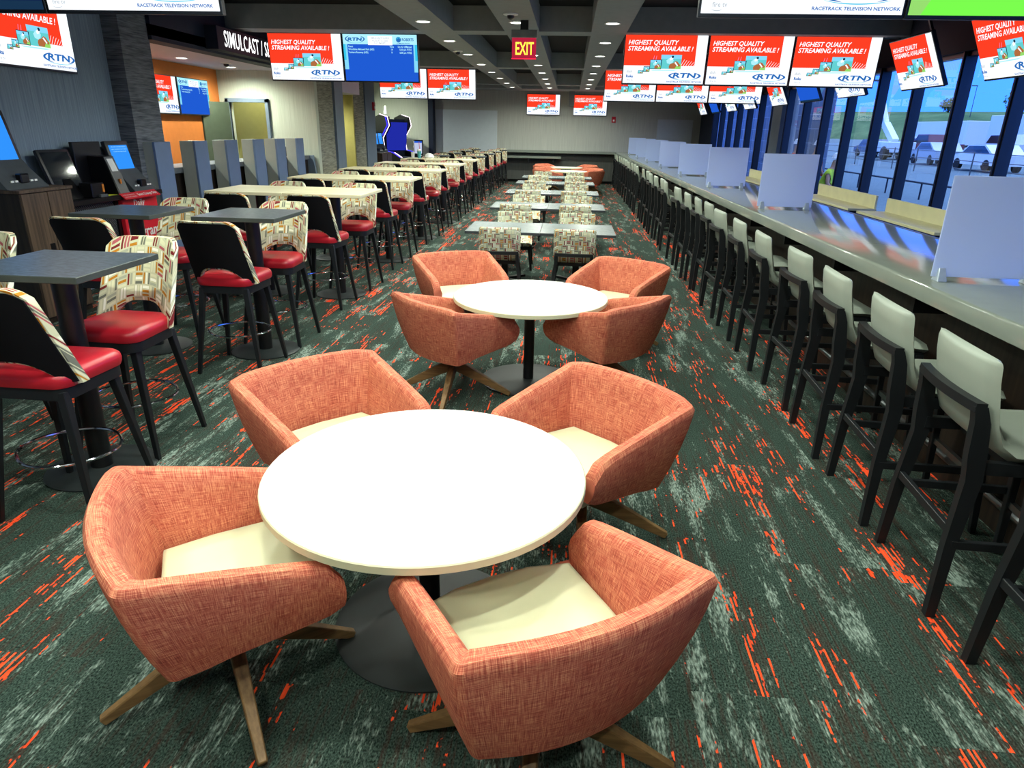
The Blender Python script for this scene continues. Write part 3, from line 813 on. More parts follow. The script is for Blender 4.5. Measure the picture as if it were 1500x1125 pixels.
def television(label, kind, loc, rot, scale=1.0, group=None, pole=0.0, deep=.05):
    """casing, lit screen and the pole or wall plate that carries it; faces -y before turning"""
    o = thing('television', label, 'television', group=group)
    o.location = loc; o.rotation_euler = rot; o.scale = (scale,)*3
    key = (kind, pole, deep)
    if key not in PICS:
        w, h = PW/2+.014, PH/2+.014
        c = MB(); c.box(-w, w, .0, deep, -h-.008, h, .004); c.box(-w*.6, w*.6, deep, deep+.03, -h*.7, h*.7, .005)
        a = c.build('casing', 'dark_casing')
        pc = {'promo': promo, 'board': board, 'meadow': meadow, 'dim': dim, 'blue': bluescreen}[kind]()
        for v in pc.bm.verts: v.co.y -= .002
        b = pc.build('screen', SCR, None, 35, False)
        br = MB()
        if pole:
            br.box(-.03, .03, deep+.03, deep+.09, -.1, pole); br.box(-.12, .12, deep-.02, deep+.14, pole-.015, pole); br.box(-.2, .2, deep+.02, deep+.035, -.15, .15)
        else: br.box(-.2, .2, deep+.028, deep+.05, -.15, .15)
        d = br.build('mount', 'black_metal'); PICS[key] = (a, b, d)
        for x in (a, b, d): x.parent = o
    else:
        for x in PICS[key]:
            y = x.copy(); COL.objects.link(y); y.parent = o
    return o
TW = 1.195
def row(y, x0, kinds, labels, group, zb=2.455, tilt=.10):
    for i, (kd, lb) in enumerate(zip(kinds, labels)):
        if kd: television(lb, kd, (x0+TW*(i+.5), y, zb+.345), (tilt, 0, 0), 1.0, group, .615)
g = 'televisions hung across the hall'
row(4.6, .72, ['promo', 'meadow', 'promo'], ['nearest hanging television at top right, white picture bottom with RTN swoosh', 'nearest hanging television at top right showing bright green grass', 'nearest hanging television beyond the right edge of the picture'], g)
row(10.9, .70, ['promo']*3, ['left television of the middle row of three red promo screens on the right', 'centre television of the middle row of three red promo screens on the right', 'right television of the middle row of three red promo screens on the right'], g)
row(17.1, .71, ['promo']*3, ['left television of the far row, half hidden below the middle right row', 'centre television of the far row, half hidden below the middle right row', 'right television of the far row, half hidden below the middle right row'], g)
row(4.7, -4.66, ['dim', 'promo'], ['nearest hanging television at top left with a dark navy screen', 'nearest hanging television at top left, white picture bottom with RTN letters'], g)
row(11.4, -4.80, ['promo', 'board'], ['red promo television of the middle left pair, before the lit sign', 'blue race schedule television of the middle left pair'], g)
row(17.7, -4.74, ['promo', 'promo'], ['left television of the far left pair, mostly hidden by the schedule screen', 'right television of the far left pair, red promo screen'], g)
television('left one of two televisions on the back wall', 'promo', (-1.03, YB-.075, 2.655), (0, 0, 0), 1.0, 'televisions on the back wall')
television('right one of two televisions on the back wall', 'promo', (.63, YB-.075, 2.655), (0, 0, 0), 1.0, 'televisions on the back wall')
television('promo television on the dark grey left wall above the touch kiosk', 'promo', (-5.27, 6.90, 2.60), (0, 0, PI/2), .98)
television('promo television on the orange wall, partly behind the stone pillar', 'promo', (-6.92, 11.80, 2.245), (0, 0, PI/2), .90)
television('blue schedule television on the orange wall, beside the promo one', 'board', (-6.92, 12.91, 2.245), (0, 0, PI/2), .90)
# tilted sets along the window head, each looking down at the counter
wt = [(7.43, 'promo'), (9.30, 'promo'), (11.50, 'promo'), (13.38, 'blue'), (15.25, 'promo'), (17.66, 'promo'), (19.6, 'promo'), (21.75, 'blue'), (23.65, 'promo')]
for i, (y, kd) in enumerate(wt):
    o = television('%s television tilted down along the window head, %s from the right edge' % ('red promo' if kd == 'promo' else 'plain blue', ORD[i]), kd, (4.08, y, 2.645), (0, 0, 0), .905, 'televisions along the window head', .0)
    o.rotation_euler = Euler((.45, 0, -PI/2), 'XYZ')
    b = MB(); b.box(-.02, .02, .06, .30, -.02, .02); b.box(-.02, .02, .27, .30, -.02, .62); b = b.build('ceiling_arm', 'black_metal', o)

# ------------------------------------------------------------------ window counter, screens, drink rails
def barcounter():
    o = thing('window_counter', 'long pale quartz counter with thick front edge running beside the windows', 'counter')
    y0, y1 = -1.5, YB-.02
    xf = lambda y: 1.80-.0085*(y-2.7)
    def sec(y):
        x = xf(y); return [Vector(p) for p in ((x, y, 1.035), (x, y, 1.105), (x+.006, y, 1.115), (x+.016, y, 1.12), (2.70, y, 1.12), (2.70, y, 1.05), (x+.06, y, 1.05), (x+.06, y, 1.035))]
    t = MB(); t.ring([sec(y0+(y1-y0)*i/12) for i in range(13)]); t.build('countertop', 'quartz', o)
    f = MB(); f.box(2.16, 2.24, y0, y1, 0, 1.05); f.box(2.24, 2.7, y0, y1, .95, 1.05); f.build('front_panel', 'dark_walnut', o)
    for i in range(22):
        b = MB(); y = -1.0+1.2*i; b.box(1.92, 2.17, y-.02, y+.02, .9, 1.045); b.build('bracket', 'black_metal', o)
    r = MB(); r.tube([(2.125, y0, .17), (2.125, y1-.2, .17)], .019, 10)
    for i in range(18): r.tube([(2.125, -1+1.5*i, .17), (2.17, -1+1.5*i, .17)], .012, 8)
    r.build('foot_rail', 'steel', o)
    u = MB(); u.box(2.695, 2.708, y0, y1, 1.05, 1.124); u.build('back_edge', 'steel', o)
barcounter()
o = thing('back_counter', 'pale quartz ledge running along the back wall', 'counter')
t = MB(); t.box(-2.66, 1.60, YB-.42, YB-.05, 1.035, 1.12, .008); t.build('countertop', 'quartz', o)
b = MB(); b.box(-2.66, 1.6, YB-.2, YB-.05, .1, 1.03); b.build('front_panel', 'ribbed_dark', o)
o = thing('low_ledge', 'short pale ledge below the back counter, left of its middle', 'counter')
MB().box(-2.66, -.32, YB-.5, YB-.21, .845, .925, .006).build('shelf_top', 'quartz', o)
b = MB()
for x in (-2.4, -1.5, -.6): b.box(x-.02, x+.02, YB-.45, YB-.2, .70, .845)
b.build('bracket', 'black_metal', o)

def screen(label):
    o = thing('privacy_screen', label, 'counter screen', group='frosted screens on the window counter')
    MB().box(-.26, .26, -.004, .004, .022, .515, .002).build('panel', 'frosted_acrylic', o)
    for s in (-1, 1):
        c = MB(); c.hexa([Vector(p) for p in ((s*.215-.024, -.035, 0), (s*.215+.024, -.035, 0), (s*.215+.024, .035, 0), (s*.215-.024, .035, 0), (s*.215-.016, -.012, .068), (s*.215+.016, -.012, .068), (s*.215+.016, .012, .068), (s*.215-.016, .012, .068))], .003)
        c.build('clamp_foot', 'clamp_clear', o)
    return o
SCN = Kind(screen)
for i, y in enumerate((3.58, 7.02, 9.72, 12.28, 15.0, 17.7, 20.3, 23.0)):
    SCN.put('frosted acrylic screen standing on the window counter, %s from the right edge' % ORD[i], (2.125-.003*i, y, 1.12), 0)
def rail(label, y0, y1):
    o = thing('drink_rail', label, 'shelf', (0, y0, 0)); L = y1-y0
    MB().box(2.93, 3.22, 0, L, 1.075, 1.10, .002).build('shelf', 'ledge_wood', o)
    MB().box(3.20, 3.222, .02, L-.02, 1.10, 1.232, .002).build('back_board', 'ledge_wood', o)
    b = MB()
    for y in (.2, L/2, L-.2): b.bar((3.0, y, 1.05), (3.2, y, .80), .03, .03); b.box(3.18, 3.21, y-.02, y+.02, 0, 1.075)
    b.box(2.97, 3.2, .05, L-.05, 1.05, 1.074); b.build('bracket', 'black_metal', o)
for l, a, b in (('pale wood drink rail behind the largest frosted screen', 3.6, 5.45), ('pale wood drink rail behind the counter, right of the second screen gap', 5.72, 7.3), ('pale wood drink rail beside the second frosted screen', 7.52, 9.3),
                ('pale wood drink rail seen between second and third frosted screens', 10.2, 12.9), ('far pale wood drink rail behind the third frosted screen', 13.3, 16.0)): rail(l, a, b)

# ------------------------------------------------------------------ ceiling fittings
def downlight(label):
    o = thing('downlight', label, 'ceiling light', group='round downlights in the beams')
    r = MB(); r.lathe([(.104, 0), (.106, -.006), (.086, -.008), (.084, -.002)], 28); r.build('trim_ring', 'white_plastic', o)
    MB().lathe([(.084, -.003), (.001, -.0035)], 28).build('lens', 'lamp_disc', o); return o
DL = Kind(downlight)
def lamp(x, y, z, e, size=2.95, r=.06, col=(.93, 1, .87), blend=.8):
    l = bpy.data.lights.new('downlight_beam', 'SPOT'); l.energy = e; l.spot_size = size; l.spot_blend = blend; l.shadow_soft_size = r; l.color = col
    q = bpy.data.objects.new('downlight_beam', l); q.location = (x, y, z); COL.objects.link(q)
LE = 172
for x, nm2 in zip((-1.995, -.768, .466), ('left', 'middle', 'right')):
    j = 0
    for i in range(13):
        y = -.38+2.033*i
        if i > 11 and y > 24.4: continue
        j += 1
        DL.put('round downlight, %s from the near end of the %s ceiling beam' % (ORD[j-1], nm2), (x, y, 3.1), 0, 'round downlights in the beams')
        lamp(x, y, 3.085, LE)
for i, y in enumerate((9.75, 11.6, 13.3)):
    DL.put('round downlight over the teller counter, %s from the pillar' % ORD[i], (-6.35, y, 2.78), 0, 'round downlights over the teller counter'); lamp(-6.35, y, 2.76, 200)
lamp(-6.0, 16.4, 2.45, 120); lamp(-6.3, 23.6, 3.3, 300); lamp(-6.4, 14.6, 2.95, 60)
def exit_sign():
    o = thing('exit_sign', 'red lit EXIT sign hanging from the middle ceiling beam', 'exit sign', (-.655, 9.6, 0))
    MB().box(-.05, .05, -.02, .02, 2.99, 3.1).build('stem', 'black_metal', o)
    MB().box(-.165, .165, -.03, .03, 2.90, 2.99, .003).build('housing', 'steel', o)
    MB().box(-.155, .155, -.008, .008, 2.66, 2.90, .002).build('panel', 'exit_panel', o)
    MB().text('EXIT', .21, lambda a, b: Vector((a+.005, -.0105, 2.705+b)), 'CENTER', .002, 0, .56).build('lettering', 'exit_yellow', o)
    MB().box(-.158, .158, -.012, .012, 2.652, 2.662).build('edge_strip', 'exit_red', o)
exit_sign()
def dome(label, loc):
    o = thing('ceiling_sensor', label, 'ceiling sensor', loc)
    MB().lathe([(.09, 0), (.09, -.012), (.06, -.02)], 24).build('base', 'white_plastic', o); MB().lathe([(.045, -.018), (.04, -.05), (.02, -.062), (.002, -.066)], 20).build('dome', 'black_plastic', o)
dome('white round ceiling sensor with dark dome on the middle beam', (-.79, 9.1, 3.1)); dome('dark camera dome on the left ceiling beam', (-2.10, 13.3, 3.1)); dome('dark camera dome in the soffit over the teller counter', (-6.0, 12.4, 2.78))
o = thing('fire_alarm', 'red fire alarm strobe on the back wall', 'fire alarm', (1.49, YB-.031, 2.2)); MB().box(-.07, .07, -.03, .03, -.1, .1, .006).build('body', 'red_plastic', o); MB().box(-.03, .03, -.04, -.03, -.06, .0).build('strobe', 'white_plastic', o)
o = thing('fire_alarm', 'red fire alarm on the jamb beside the corridor opening', 'fire alarm', (-5.248, 18.85, 2.3)); MB().box(0, .05, -.07, .07, -.1, .1, .006).build('body', 'red_plastic', o); MB().box(.05, .06, -.03, .03, -.06, 0).build('strobe', 'white_plastic', o)
o = thing('hanging_sign', 'dark lit sign reading SIMULCAST above the teller counter', 'sign', (-5.0, 10.0, 0))
MB().box(-.1, .08, 0, 3.9, 2.76, 3.06, .005).build('board', 'navy_paint', o)
MB().text('SIMULCAST / SELF SERVICE', .30, lambda a, b: Vector((.0825, .19+a, 2.815+b)), 'LEFT', .0015, 0, .70, 1.07).build('lettering', 'sign_white', o)

# ------------------------------------------------------------------ teller counter with dividers
o = thing('teller_counter', 'grey teller counter with wood-grain front beyond the stone pillar', 'counter')
MB().box(-5.75, -5.22, 8.75, 13.9, 1.16, 1.235, .004).build('countertop', 'counter_grey', o)
MB().box(-5.7, -5.26, 8.75, 13.9, 0, 1.16).build('front_panel', 'dark_walnut', o)
MB().hexa([Vector(p) for p in ((-5.75, 13.9, 0), (-5.0, 13.9, 0), (-5.0, 13.98, 0), (-5.75, 13.98, 0), (-5.75, 13.9, 1.235), (-5.15, 13.9, 1.235), (-5.15, 13.98, 1.235), (-5.75, 13.98, 1.235))]).build('end_panel', 'jamb_paint', o)
for i, (a, b) in enumerate(((8.24, 8.58), (9.17, 9.50), (10.05, 10.39), (10.98, 11.34), (11.84, 12.2), (12.75, 13.07))):
    o = thing('teller_divider', 'blue-grey teller divider, %s from the stone pillar' % ORD[i], 'divider', (0, a, 0), group='dividers along the teller counter')
    MB().box(-5.215, -5.03, 0, b-a, 0, 1.57, .003).build('fin', 'teller_side', o)
    MB().box(-5.03, -5.0, -.004, b-a+.004, .25, 1.573, .002).build('front_panel', 'teller_panel', o)
o = thing('hand_sanitizer', 'white pump bottle on the teller counter', 'bottle', (-5.45, 10.72, 1.235)); MB().lathe([(.032, 0), (.032, .12), (.012, .15)], 16).build('bottle', 'white_plastic', o); MB().cyl((0, 0, .15), .012, .06, 10).build('pump', 'black_plastic', o)
o = thing('label_printer', 'small black printer at the far end of the teller counter', 'printer', (-5.5, 13.45, 1.235)); MB().box(-.1, .1, -.14, .14, 0, .17, .01).build('body', 'black_plastic', o); MB().box(.1, .105, -.1, .1, .03, .09).build('slot', 'casing_grey', o)

# ------------------------------------------------------------------ left side: walnut cabinet, kiosks, sign
o = thing('walnut_cabinet', 'walnut two-door cabinet under the touch kiosk by the left wall', 'cabinet')
MB().box(-5.33, -4.80, 5.73, 6.37, 0, 1.185, .003).build('body', 'dark_walnut', o)
MB().box(-5.33, -4.77, 5.71, 6.385, 1.185, 1.212, .002).build('top_board', 'walnut', o)
for a, b, h in ((5.735, 6.045, 5.98), (6.055, 6.365, 6.12)):
    dd = MB().box(-4.80, -4.778, a, b, .06, 1.178, .002).build('door', 'walnut', o); MB().box(-4.7785, -4.774, h-.03, h+.03, .56, .72).build('finger_pull', 'black_plastic', dd)
def kiosk(label, loc, rz=PI/2, w=.46, h=.64, lean=.22):
    """touch terminal: leaning slab with a bright screen, card slots and a scanner tray; faces -y before turning"""
    o = thing('touch_kiosk', label, 'kiosk', loc, rz)
    m = Matrix.Rotation(-lean, 4, 'X')
    MB().box(-w/2, w/2, 0, .05, .10, h, .012, 2, m).build('bezel', 'dark_casing', o)
    b = MB(); b.hexa([Vector(p) for p in ((-w/2, -.17, 0), (w/2, -.17, 0), (w/2, .22, 0), (-w/2, .22, 0), (-w/2+.02, .0, .17), (w/2-.02, .0, .17), (w/2-.02, .2, .45), (-w/2+.02, .2, .45))], .008); b.build('base', 'casing_grey', o)
    MB().box(-w/2+.045, w/2-.045, -.003, .001, .21, h-.05, 0, 1, m).build('screen', 'scr_kiosk', o)
    t = MB(); t.box(-w/2+.06, w/2-.06, -.012, 0, .165, .185, .003, 1, m); t.box(-.05, .05, -.14, -.08, .05, .13, .008); t.build('card_slot', 'black_plastic', o)
    t = MB()
    for s in (-1, 1):
        for i in range(2): t.box(s*(.09+.05*i)-.016, s*(.09+.05*i)+.016, -.125, -.115, .058, .075)
    t.build('button', 'white_plastic', o)
    x = MB()
    for i, tx in enumerate(('WELCOME TO SELF SERVICE BETTING', 'INSERT VOUCHER OR CASH TO BEGIN', 'YOU MUST BE 18 YEARS OF AGE')): x.text(tx, .016, lambda a, b2, i=i: m @ Vector((a, -.006, h-.075-.026*i+b2)), 'CENTER')
    x.build('lettering', 'scr_pale', o)
    return o
kiosk('grey touch kiosk with blue screen on the walnut cabinet', (-5.02, 5.955, 1.212), PI/2, .50, .68)
o = thing('betting_desk', 'black desk holding the betting terminals, perforated panel below', 'desk')
MB().box(-5.32, -4.88, 6.45, 8.05, .995, 1.045, .004).build('desk_top', 'black_plastic', o)
MB().box(-5.30, -4.98, 6.5, 7.25, .45, .99).build('perforated_panel', 'perforated', o)
for y in (6.46, 7.25, 7.98): MB().box(-5.3, -4.96, y, y+.04, 0, .99).build('side_panel', 'black_plastic', o)
o = thing('touch_monitor', 'black touch monitor switched off, beside the walnut cabinet', 'monitor', (-5.06, 6.78, 1.045), PI/2)
m = Matrix.Rotation(-.30, 4, 'X')
MB().box(-.225, .225, 0, .04, .05, .50, .012, 2, m).build('bezel', 'dark_casing', o); MB().box(-.195, .195, -.003, .001, .08, .47, 0, 1, m).build('screen', 'black_gloss', o)
b = MB(); b.hexa([Vector(p) for p in ((-.1, -.05, 0), (.1, -.05, 0), (.1, .2, 0), (-.1, .2, 0), (-.06, .06, .2), (.06, .06, .2), (.06, .12, .25), (-.06, .12, .25))]); b.build('stand', 'black_plastic', o)
o = thing('ticket_box', 'small black ticket box with orange tab before the dark monitor', 'box', (-4.98, 6.95, 1.045), PI/2)
MB().box(-.10, .10, -.07, .07, 0, .15, .008).build('body', 'black_plastic', o); MB().box(.06, .085, -.078, -.07, .05, .13).build('tab', 'orange_plastic', o); MB().box(-.02, .1, -.10, -.07, .0, .03, .004).build('tray', 'casing_grey', o)
kiosk('touch kiosk with pale blue screen next to the stone pillar', (-5.06, 7.78, 1.045), PI/2, .42, .56)
o = thing('cash_acceptor', 'black cash acceptor with keypad between the two terminals', 'machine', (-5.02, 7.36, 1.045), PI/2)
MB().hexa([Vector(p) for p in ((-.09, -.13, 0), (.09, -.13, 0), (.09, .2, 0), (-.09, .2, 0), (-.09, .0, .40), (.09, .0, .40), (.09, .2, .40), (-.09, .2, .40))], .01).build('body', 'black_plastic', o)
MB().hexa([Vector(p) for p in ((-.05, -.058, .24), (.05, -.058, .24), (.05, -.05, .24), (-.05, -.05, .24), (-.05, -.010, .37), (.05, -.010, .37), (.05, 0, .37), (-.05, 0, .37))]).build('keypad', 'white_plastic', o)
MB().box(-.012, .012, -.10, -.08, .11, .16).build('indicator', 'orange_plastic', o)
o = thing('back_divider', 'tall black divider panel behind the cash acceptor', 'panel', (-5.22, 7.2, 1.045)); MB().box(-.02, .02, -.12, .32, 0, .54, .004).build('panel', 'black_plastic', o)
o = thing('yellow_slip', 'yellow paper slip lying on the betting desk', 'paper', (-4.96, 7.16, 1.046)); MB().box(-.05, .04, -.1, .1, 0, .004).build('sheet', 'yellow_card', o)
o = thing('desk_sign', 'narrow red sign strip on the front edge of the betting desk', 'sign', (-4.88, 7.25, 1.0))
mS = Matrix.Rotation(.5, 4, 'Y')
MB().box(-.004, .004, 0, .66, -.01, .085, 0, 1, Matrix.Translation((.05, 0, 0)) @ Matrix.Rotation(-.9, 4, 'Y')).build('strip', 'red_sign', o)
mt = Matrix.Translation((.05, 0, 0)) @ Matrix.Rotation(-.9, 4, 'Y')
x = MB(); x.text('Exact Change Only', .055, lambda a, b2: mt @ Vector((.0055, .27+a, .02+b2)), 'LEFT', .001, 0, .85); x.text('THIS MACHINE DOES', .022, lambda a, b2: mt @ Vector((.0055, .02+a, .045+b2)), 'LEFT'); x.text('NOT MAKE CHANGE', .022, lambda a, b2: mt @ Vector((.0055, .02+a, .012+b2)), 'LEFT'); x.build('lettering', 'white_plastic', o)
o = thing('program_stand', 'red program display stand under the betting desk', 'sign', (-4.93, 7.30, 0))
MB().box(-.03, .02, .0, .66, .12, .985, .004).build('board', 'red_sign', o)
x = MB(); x.text('Daily', .1, lambda a, b2: Vector((.0215, .2+a, .90+b2)), 'LEFT', .001); x.text("Today's Program", .07, lambda a, b2: Vector((.0215, .04+a, .76+b2)), 'LEFT', .001); x.text('Program', .17, lambda a, b2: Vector((.0215, .03+a, .55+b2)), 'LEFT', .003); x.build('lettering', 'white_plastic', o)

# ------------------------------------------------------------------ far left: arcade cabinet, far kiosks, notice stand
o = thing('arcade_cabinet', 'tall arcade racing cabinet outlined in blue and pink neon, far left', 'arcade machine', (-5.95, 24.2, 0), 1.0)
prof = [(-.75, 0), (.55, 0), (.55, 2.1), (.25, 2.2), (-.12, 2.12), (-.2, 1.85), (.12, 1.45), (.05, 1.05), (-.45, .98), (-.75, .85)]
MB().prism(prof, lambda p: Vector((-.5, p[0], p[1])), lambda p: Vector((-.42, p[0], p[1]))).build('side_panel', 'black_plastic', o)
MB().prism(prof, lambda p: Vector((.42, p[0], p[1])), lambda p: Vector((.5, p[0], p[1]))).build('side_panel', 'black_plastic', o)
b = MB(); b.box(-.42, .42, .05, .5, 0, 2.05); b.box(-.42, .42, -.6, .1, .2, .85); b.build('body', 'navy_paint', o)
MB().hexa([Vector(p) for p in ((-.42, -.0, 1.05), (.42, -.0, 1.05), (.42, .06, 1.05), (-.42, .06, 1.05), (-.42, -.1, 1.95), (.42, -.1, 1.95), (.42, .06, 1.95), (-.42, .06, 1.95))]).build('screen', 'neon_blue_dim', o)
MB().box(-.25, .25, -.79, -.755, .15, .8).build('front_panel', 'neon_blue', o)
for s, nm3 in ((-.51, 0), (.51, 1)):
    MB().tube([(s, p[0], p[1]) for p in prof[3:]], .013, 6).build('neon_strip', 'neon_white', o); MB().tube([(s*1.01, p[0]+.09, p[1]+.01) for p in prof[4:]], .022, 6).build('neon_strip', 'neon_blue', o)
MB().lathe([(.06, 2.2), (.06, 2.26), (.04, 2.34), (.035, 2.44), (.01, 2.46)], 14, (-.3, .2, 0)).build('beacon', 'white_plastic', o)
o = thing('storage_cabinet', 'low brown cabinet under the far pair of kiosks', 'cabinet', (-6.05, 22.0, 0)); MB().box(-.3, .3, -.6, .6, 0, 1.05, .004).build('body', 'walnut', o)
for s in (-1, 1): MB().box(.3, .315, s*.3-.28, s*.3+.28, .06, 1.0).build('door', 'walnut', o)
kiosk('left one of two far kiosks with narrow blue screens', (-6.0, 21.7, 1.05), .9, .36, .62); kiosk('right one of two far kiosks with narrow blue screens', (-6.0, 22.25, 1.05), .9, .36, .62)
o = thing('notice_stand', 'black notice stand with pale sheet, beyond the high tables', 'stand', (-5.0, 23.2, 0), .1)
MB().box(-.16, .16, -.02, .02, .95, 1.42, .006).build('frame', 'black_plastic', o); MB().box(-.125, .125, -.024, -.02, 1.0, 1.38).build('sheet', 'notice_sheet', o); MB().box(-.125, .125, -.026, -.024, 1.33, 1.38).build('header_band', 'scr_blue', o)
b = MB(); b.cyl((0, 0.03, 0), .03, .95, 12); b.cyl((0, .03, 0), .22, .02, 24); b.build('pole', 'black_metal', o)
o = thing('drink_cup', 'teal paper cup with white and red straws on a maple table', 'cup', (-3.46, 16.15, 1.14))
MB().lathe([(.035, 0), (.05, .15), (.053, .155)], 20).build('cup', 'blue_cup', o); MB().lathe([(.052, .152), (.045, .19), (.02, .2)], 20).build('lid', 'white_plastic', o)
MB().tube([(.01, 0, .18), (.0, 0, .36)], .006, 6).build('straw', 'red_plastic', o)
o = thing('water_glass', 'clear cup with tall white straw on a maple table', 'cup', (-3.62, 16.2, 1.14)); MB().lathe([(.035, 0), (.042, .13)], 18).build('cup', 'white_plastic', o); MB().tube([(.01, 0, .1), (.03, 0, .38)], .006, 6).build('straw', 'white_plastic', o)
o = thing('paper_bag', 'crumpled white paper bag beside the teal cup', 'bag', (-3.24, 16.2, 1.14)); MB().lathe([(.10, 0), (.12, .03), (.09, .08), (.04, .11), (.005, .115)], 9).build('bag', 'white_plastic', o)

# ------------------------------------------------------------------ outdoors
g = MB(); g.poly([(4.9, -60, -.06), (20, -60, -.06), (20, 420, -.06), (4.9, 420, -.06)]); g.poly([(20, -60, -.06), (60, -60, 1.3), (60, 420, 1.3), (20, 420, -.06)])
struct('floor_outdoor', g, 'asphalt')
g = MB(); loops = []
for i in range(46):
    y = -40+10*i; hgt = 4.75 + 2.4*max(0, min(1, (y-120)/70)) + .25*math.sin(y*.13)
    loops.append([Vector(p) for p in ((60, y, 1.2), (66, y, 1.3+(hgt-1.3)*.75), (72, y, hgt+.7), (120, y, hgt+1.5), (120, y, 0), (60, y, 0))])
g.ring(loops); tag(g.build('grass_bank', 'hill_grass'), 'long green grass bank beyond the car park', 'hill')
struct('wall_outdoor', MB().box(7.2, 7.5, 21.5, 38, -.06, 5.5), 'block_wall')
o = thing('track_rail', 'low pipe rail along the track outside the windows', 'fence')
b = MB(); b.tube([(11.3, 6, .46), (11.3, 70, .46)], .03, 8); b.build('rail', 'navy_paint', o)
for i in range(26): MB().cyl((11.3, 6+2.5*i, -.06), .028, .52, 8).build('post', 'navy_paint', o)
o = thing('chain_fence', 'long wire fence in front of the parked cars', 'fence')
b = MB()
for z in (.35, .75, 1.15): b.tube([(20.5, 14, z), (20.5, 120, z)], .022, 6)
b.build('rail', 'casing_grey', o)
for i in range(36): MB().cyl((20.5, 14+3*i, -.06), .035, 1.3, 8).build('post', 'casing_grey', o)
def car(label, x, y, paint, kind='car', rz=0.0):
    o = thing(kind, label, 'car' if kind != 'pickup_truck' else 'truck', (x, y, .02+max(0, (x-20)/40*1.36)-.06), rz)
    if kind == 'pickup_truck': prof = [(-2.7, .4), (2.7, .4), (2.7, 1.0), (1.5, 1.1), (.9, 1.8), (-.6, 1.82), (-.8, 1.15), (-2.7, 1.12)]; gl = [(1.3, 1.15), (.85, 1.72), (-.5, 1.74), (-.62, 1.15)]
    else: prof = [(-2.3, .35), (2.3, .35), (2.35, .75), (1.3, .95), (.6, 1.42), (-1.0, 1.45), (-1.8, 1.0), (-2.3, .9)]; gl = [(1.15, .97), (.55, 1.36), (-.95, 1.38), (-1.6, .98)]
    b = MB(); b.prism(prof, lambda p: Vector((-.88, p[0], p[1])), lambda p: Vector((.88, p[0], p[1]))); b.build('body', paint, o)
    b = MB(); b.prism(gl, lambda p: Vector((-.895, p[0], p[1])), lambda p: Vector((.895, p[0], p[1]))); b.build('windows', 'car_glass', o)
    for s in (-1, 1):
        for yy in (-1.45, 1.5):
            w = MB(); mm = Matrix.Translation((s*.8, yy, .33)) @ Matrix.Rotation(PI/2, 4, 'Y'); w.lathe([(.2, -.11), (.33, -.1), (.33, .1), (.2, .11)], 18, (0, 0, 0), mm); w.build('wheel', 'tyre', o)
cars = [(24, 43, 'car_white', 'car', 'white sedan parked nearest behind the wire fence'), (26, 36.5, 'car_blue', 'car', 'blue car parked at the right behind the wire fence'), (25, 51, 'car_silver', 'car', 'silver car parked left of the white sedan'), (30, 62, 'car_red', 'pickup_truck', 'dark red pickup truck in the car park'),
        (33, 57, 'car_white', 'pickup_truck', 'white pickup truck in the car park'), (27, 66, 'car_dark', 'car', 'dark car parked at the left of the car park'), (36, 78, 'car_silver', 'car', 'silver car far back in the car park'), (31, 48, 'car_dark', 'car', 'dark car in the second parking row')]
for x, y, p, kd, l in cars: car(l, x, y, p, kd, random.uniform(-.1, .1))
def trailer(label, x, y, L, paint, h=3.2):
    o = thing('cargo_trailer', label, 'trailer', (x, y, .6)); MB().box(-1.2, 1.2, 0, L, .6, h, .03).build('box', paint, o)
    for yy in (.8, 1.9, L-.9):
        for s in (-1, 1): w = MB(); w.lathe([(.2, -.12), (.45, -.11), (.45, .11), (.2, .12)], 16, (0, 0, 0), Matrix.Translation((s*1.0, yy, .4)) @ Matrix.Rotation(PI/2, 4, 'Y')); w.build('wheel', 'tyre', o)
    MB().box(-1.0, 1.0, .3, L-.3, .4, .6).build('chassis', 'black_metal', o)
trailer('long white cargo trailer before the grass bank', 42, 78, 12, 'car_white', 3.0); trailer('white cargo trailer at the right of the car park', 38, 58, 9, 'lift_white', 3.2); trailer('blue cargo trailer at the right edge of the car park', 36, 44, 9, 'car_blue', 3.4)
o = thing('boom_lift', 'white boom lift with raised slanted arm in the car park', 'lift', (26, 60, .2))
MB().box(-1.1, 1.1, -1.4, 1.4, .5, 1.3, .05).build('chassis', 'lift_white', o); MB().bar((0, 0, 1.3), (0, 2.2, 2.6), .5, .5).build('lower_arm', 'lift_white', o); MB().bar((0, 2.2, 2.5), (0, 5.2, 6.2), .4, .45, .3, .3).build('upper_arm', 'lift_white', o)
b = MB(); b.box(-.5, .5, 5.0, 5.9, 6.1, 6.2)
for z in (6.6, 7.1):
    for q in (((-.5, 5.0, z), (.5, 5.0, z)), ((-.5, 5.9, z), (.5, 5.9, z)), ((-.5, 5, z), (-.5, 5.9, z)), ((.5, 5, z), (.5, 5.9, z))): b.tube(q, .03, 6)
for q in ((-.5, 5), (.5, 5), (-.5, 5.9), (.5, 5.9)): b.tube([(q[0], q[1], 6.2), (q[0], q[1], 7.1)], .03, 6)
b.build('basket', 'casing_grey', o)
for s in (-1, 1):
    for yy in (-1, 1): w = MB(); w.lathe([(.2, -.18), (.5, -.16), (.5, .16), (.2, .18)], 18, (0, 0, 0), Matrix.Translation((s*1.05, yy, .45)) @ Matrix.Rotation(PI/2, 4, 'Y')); w.build('wheel', 'tyre', o)
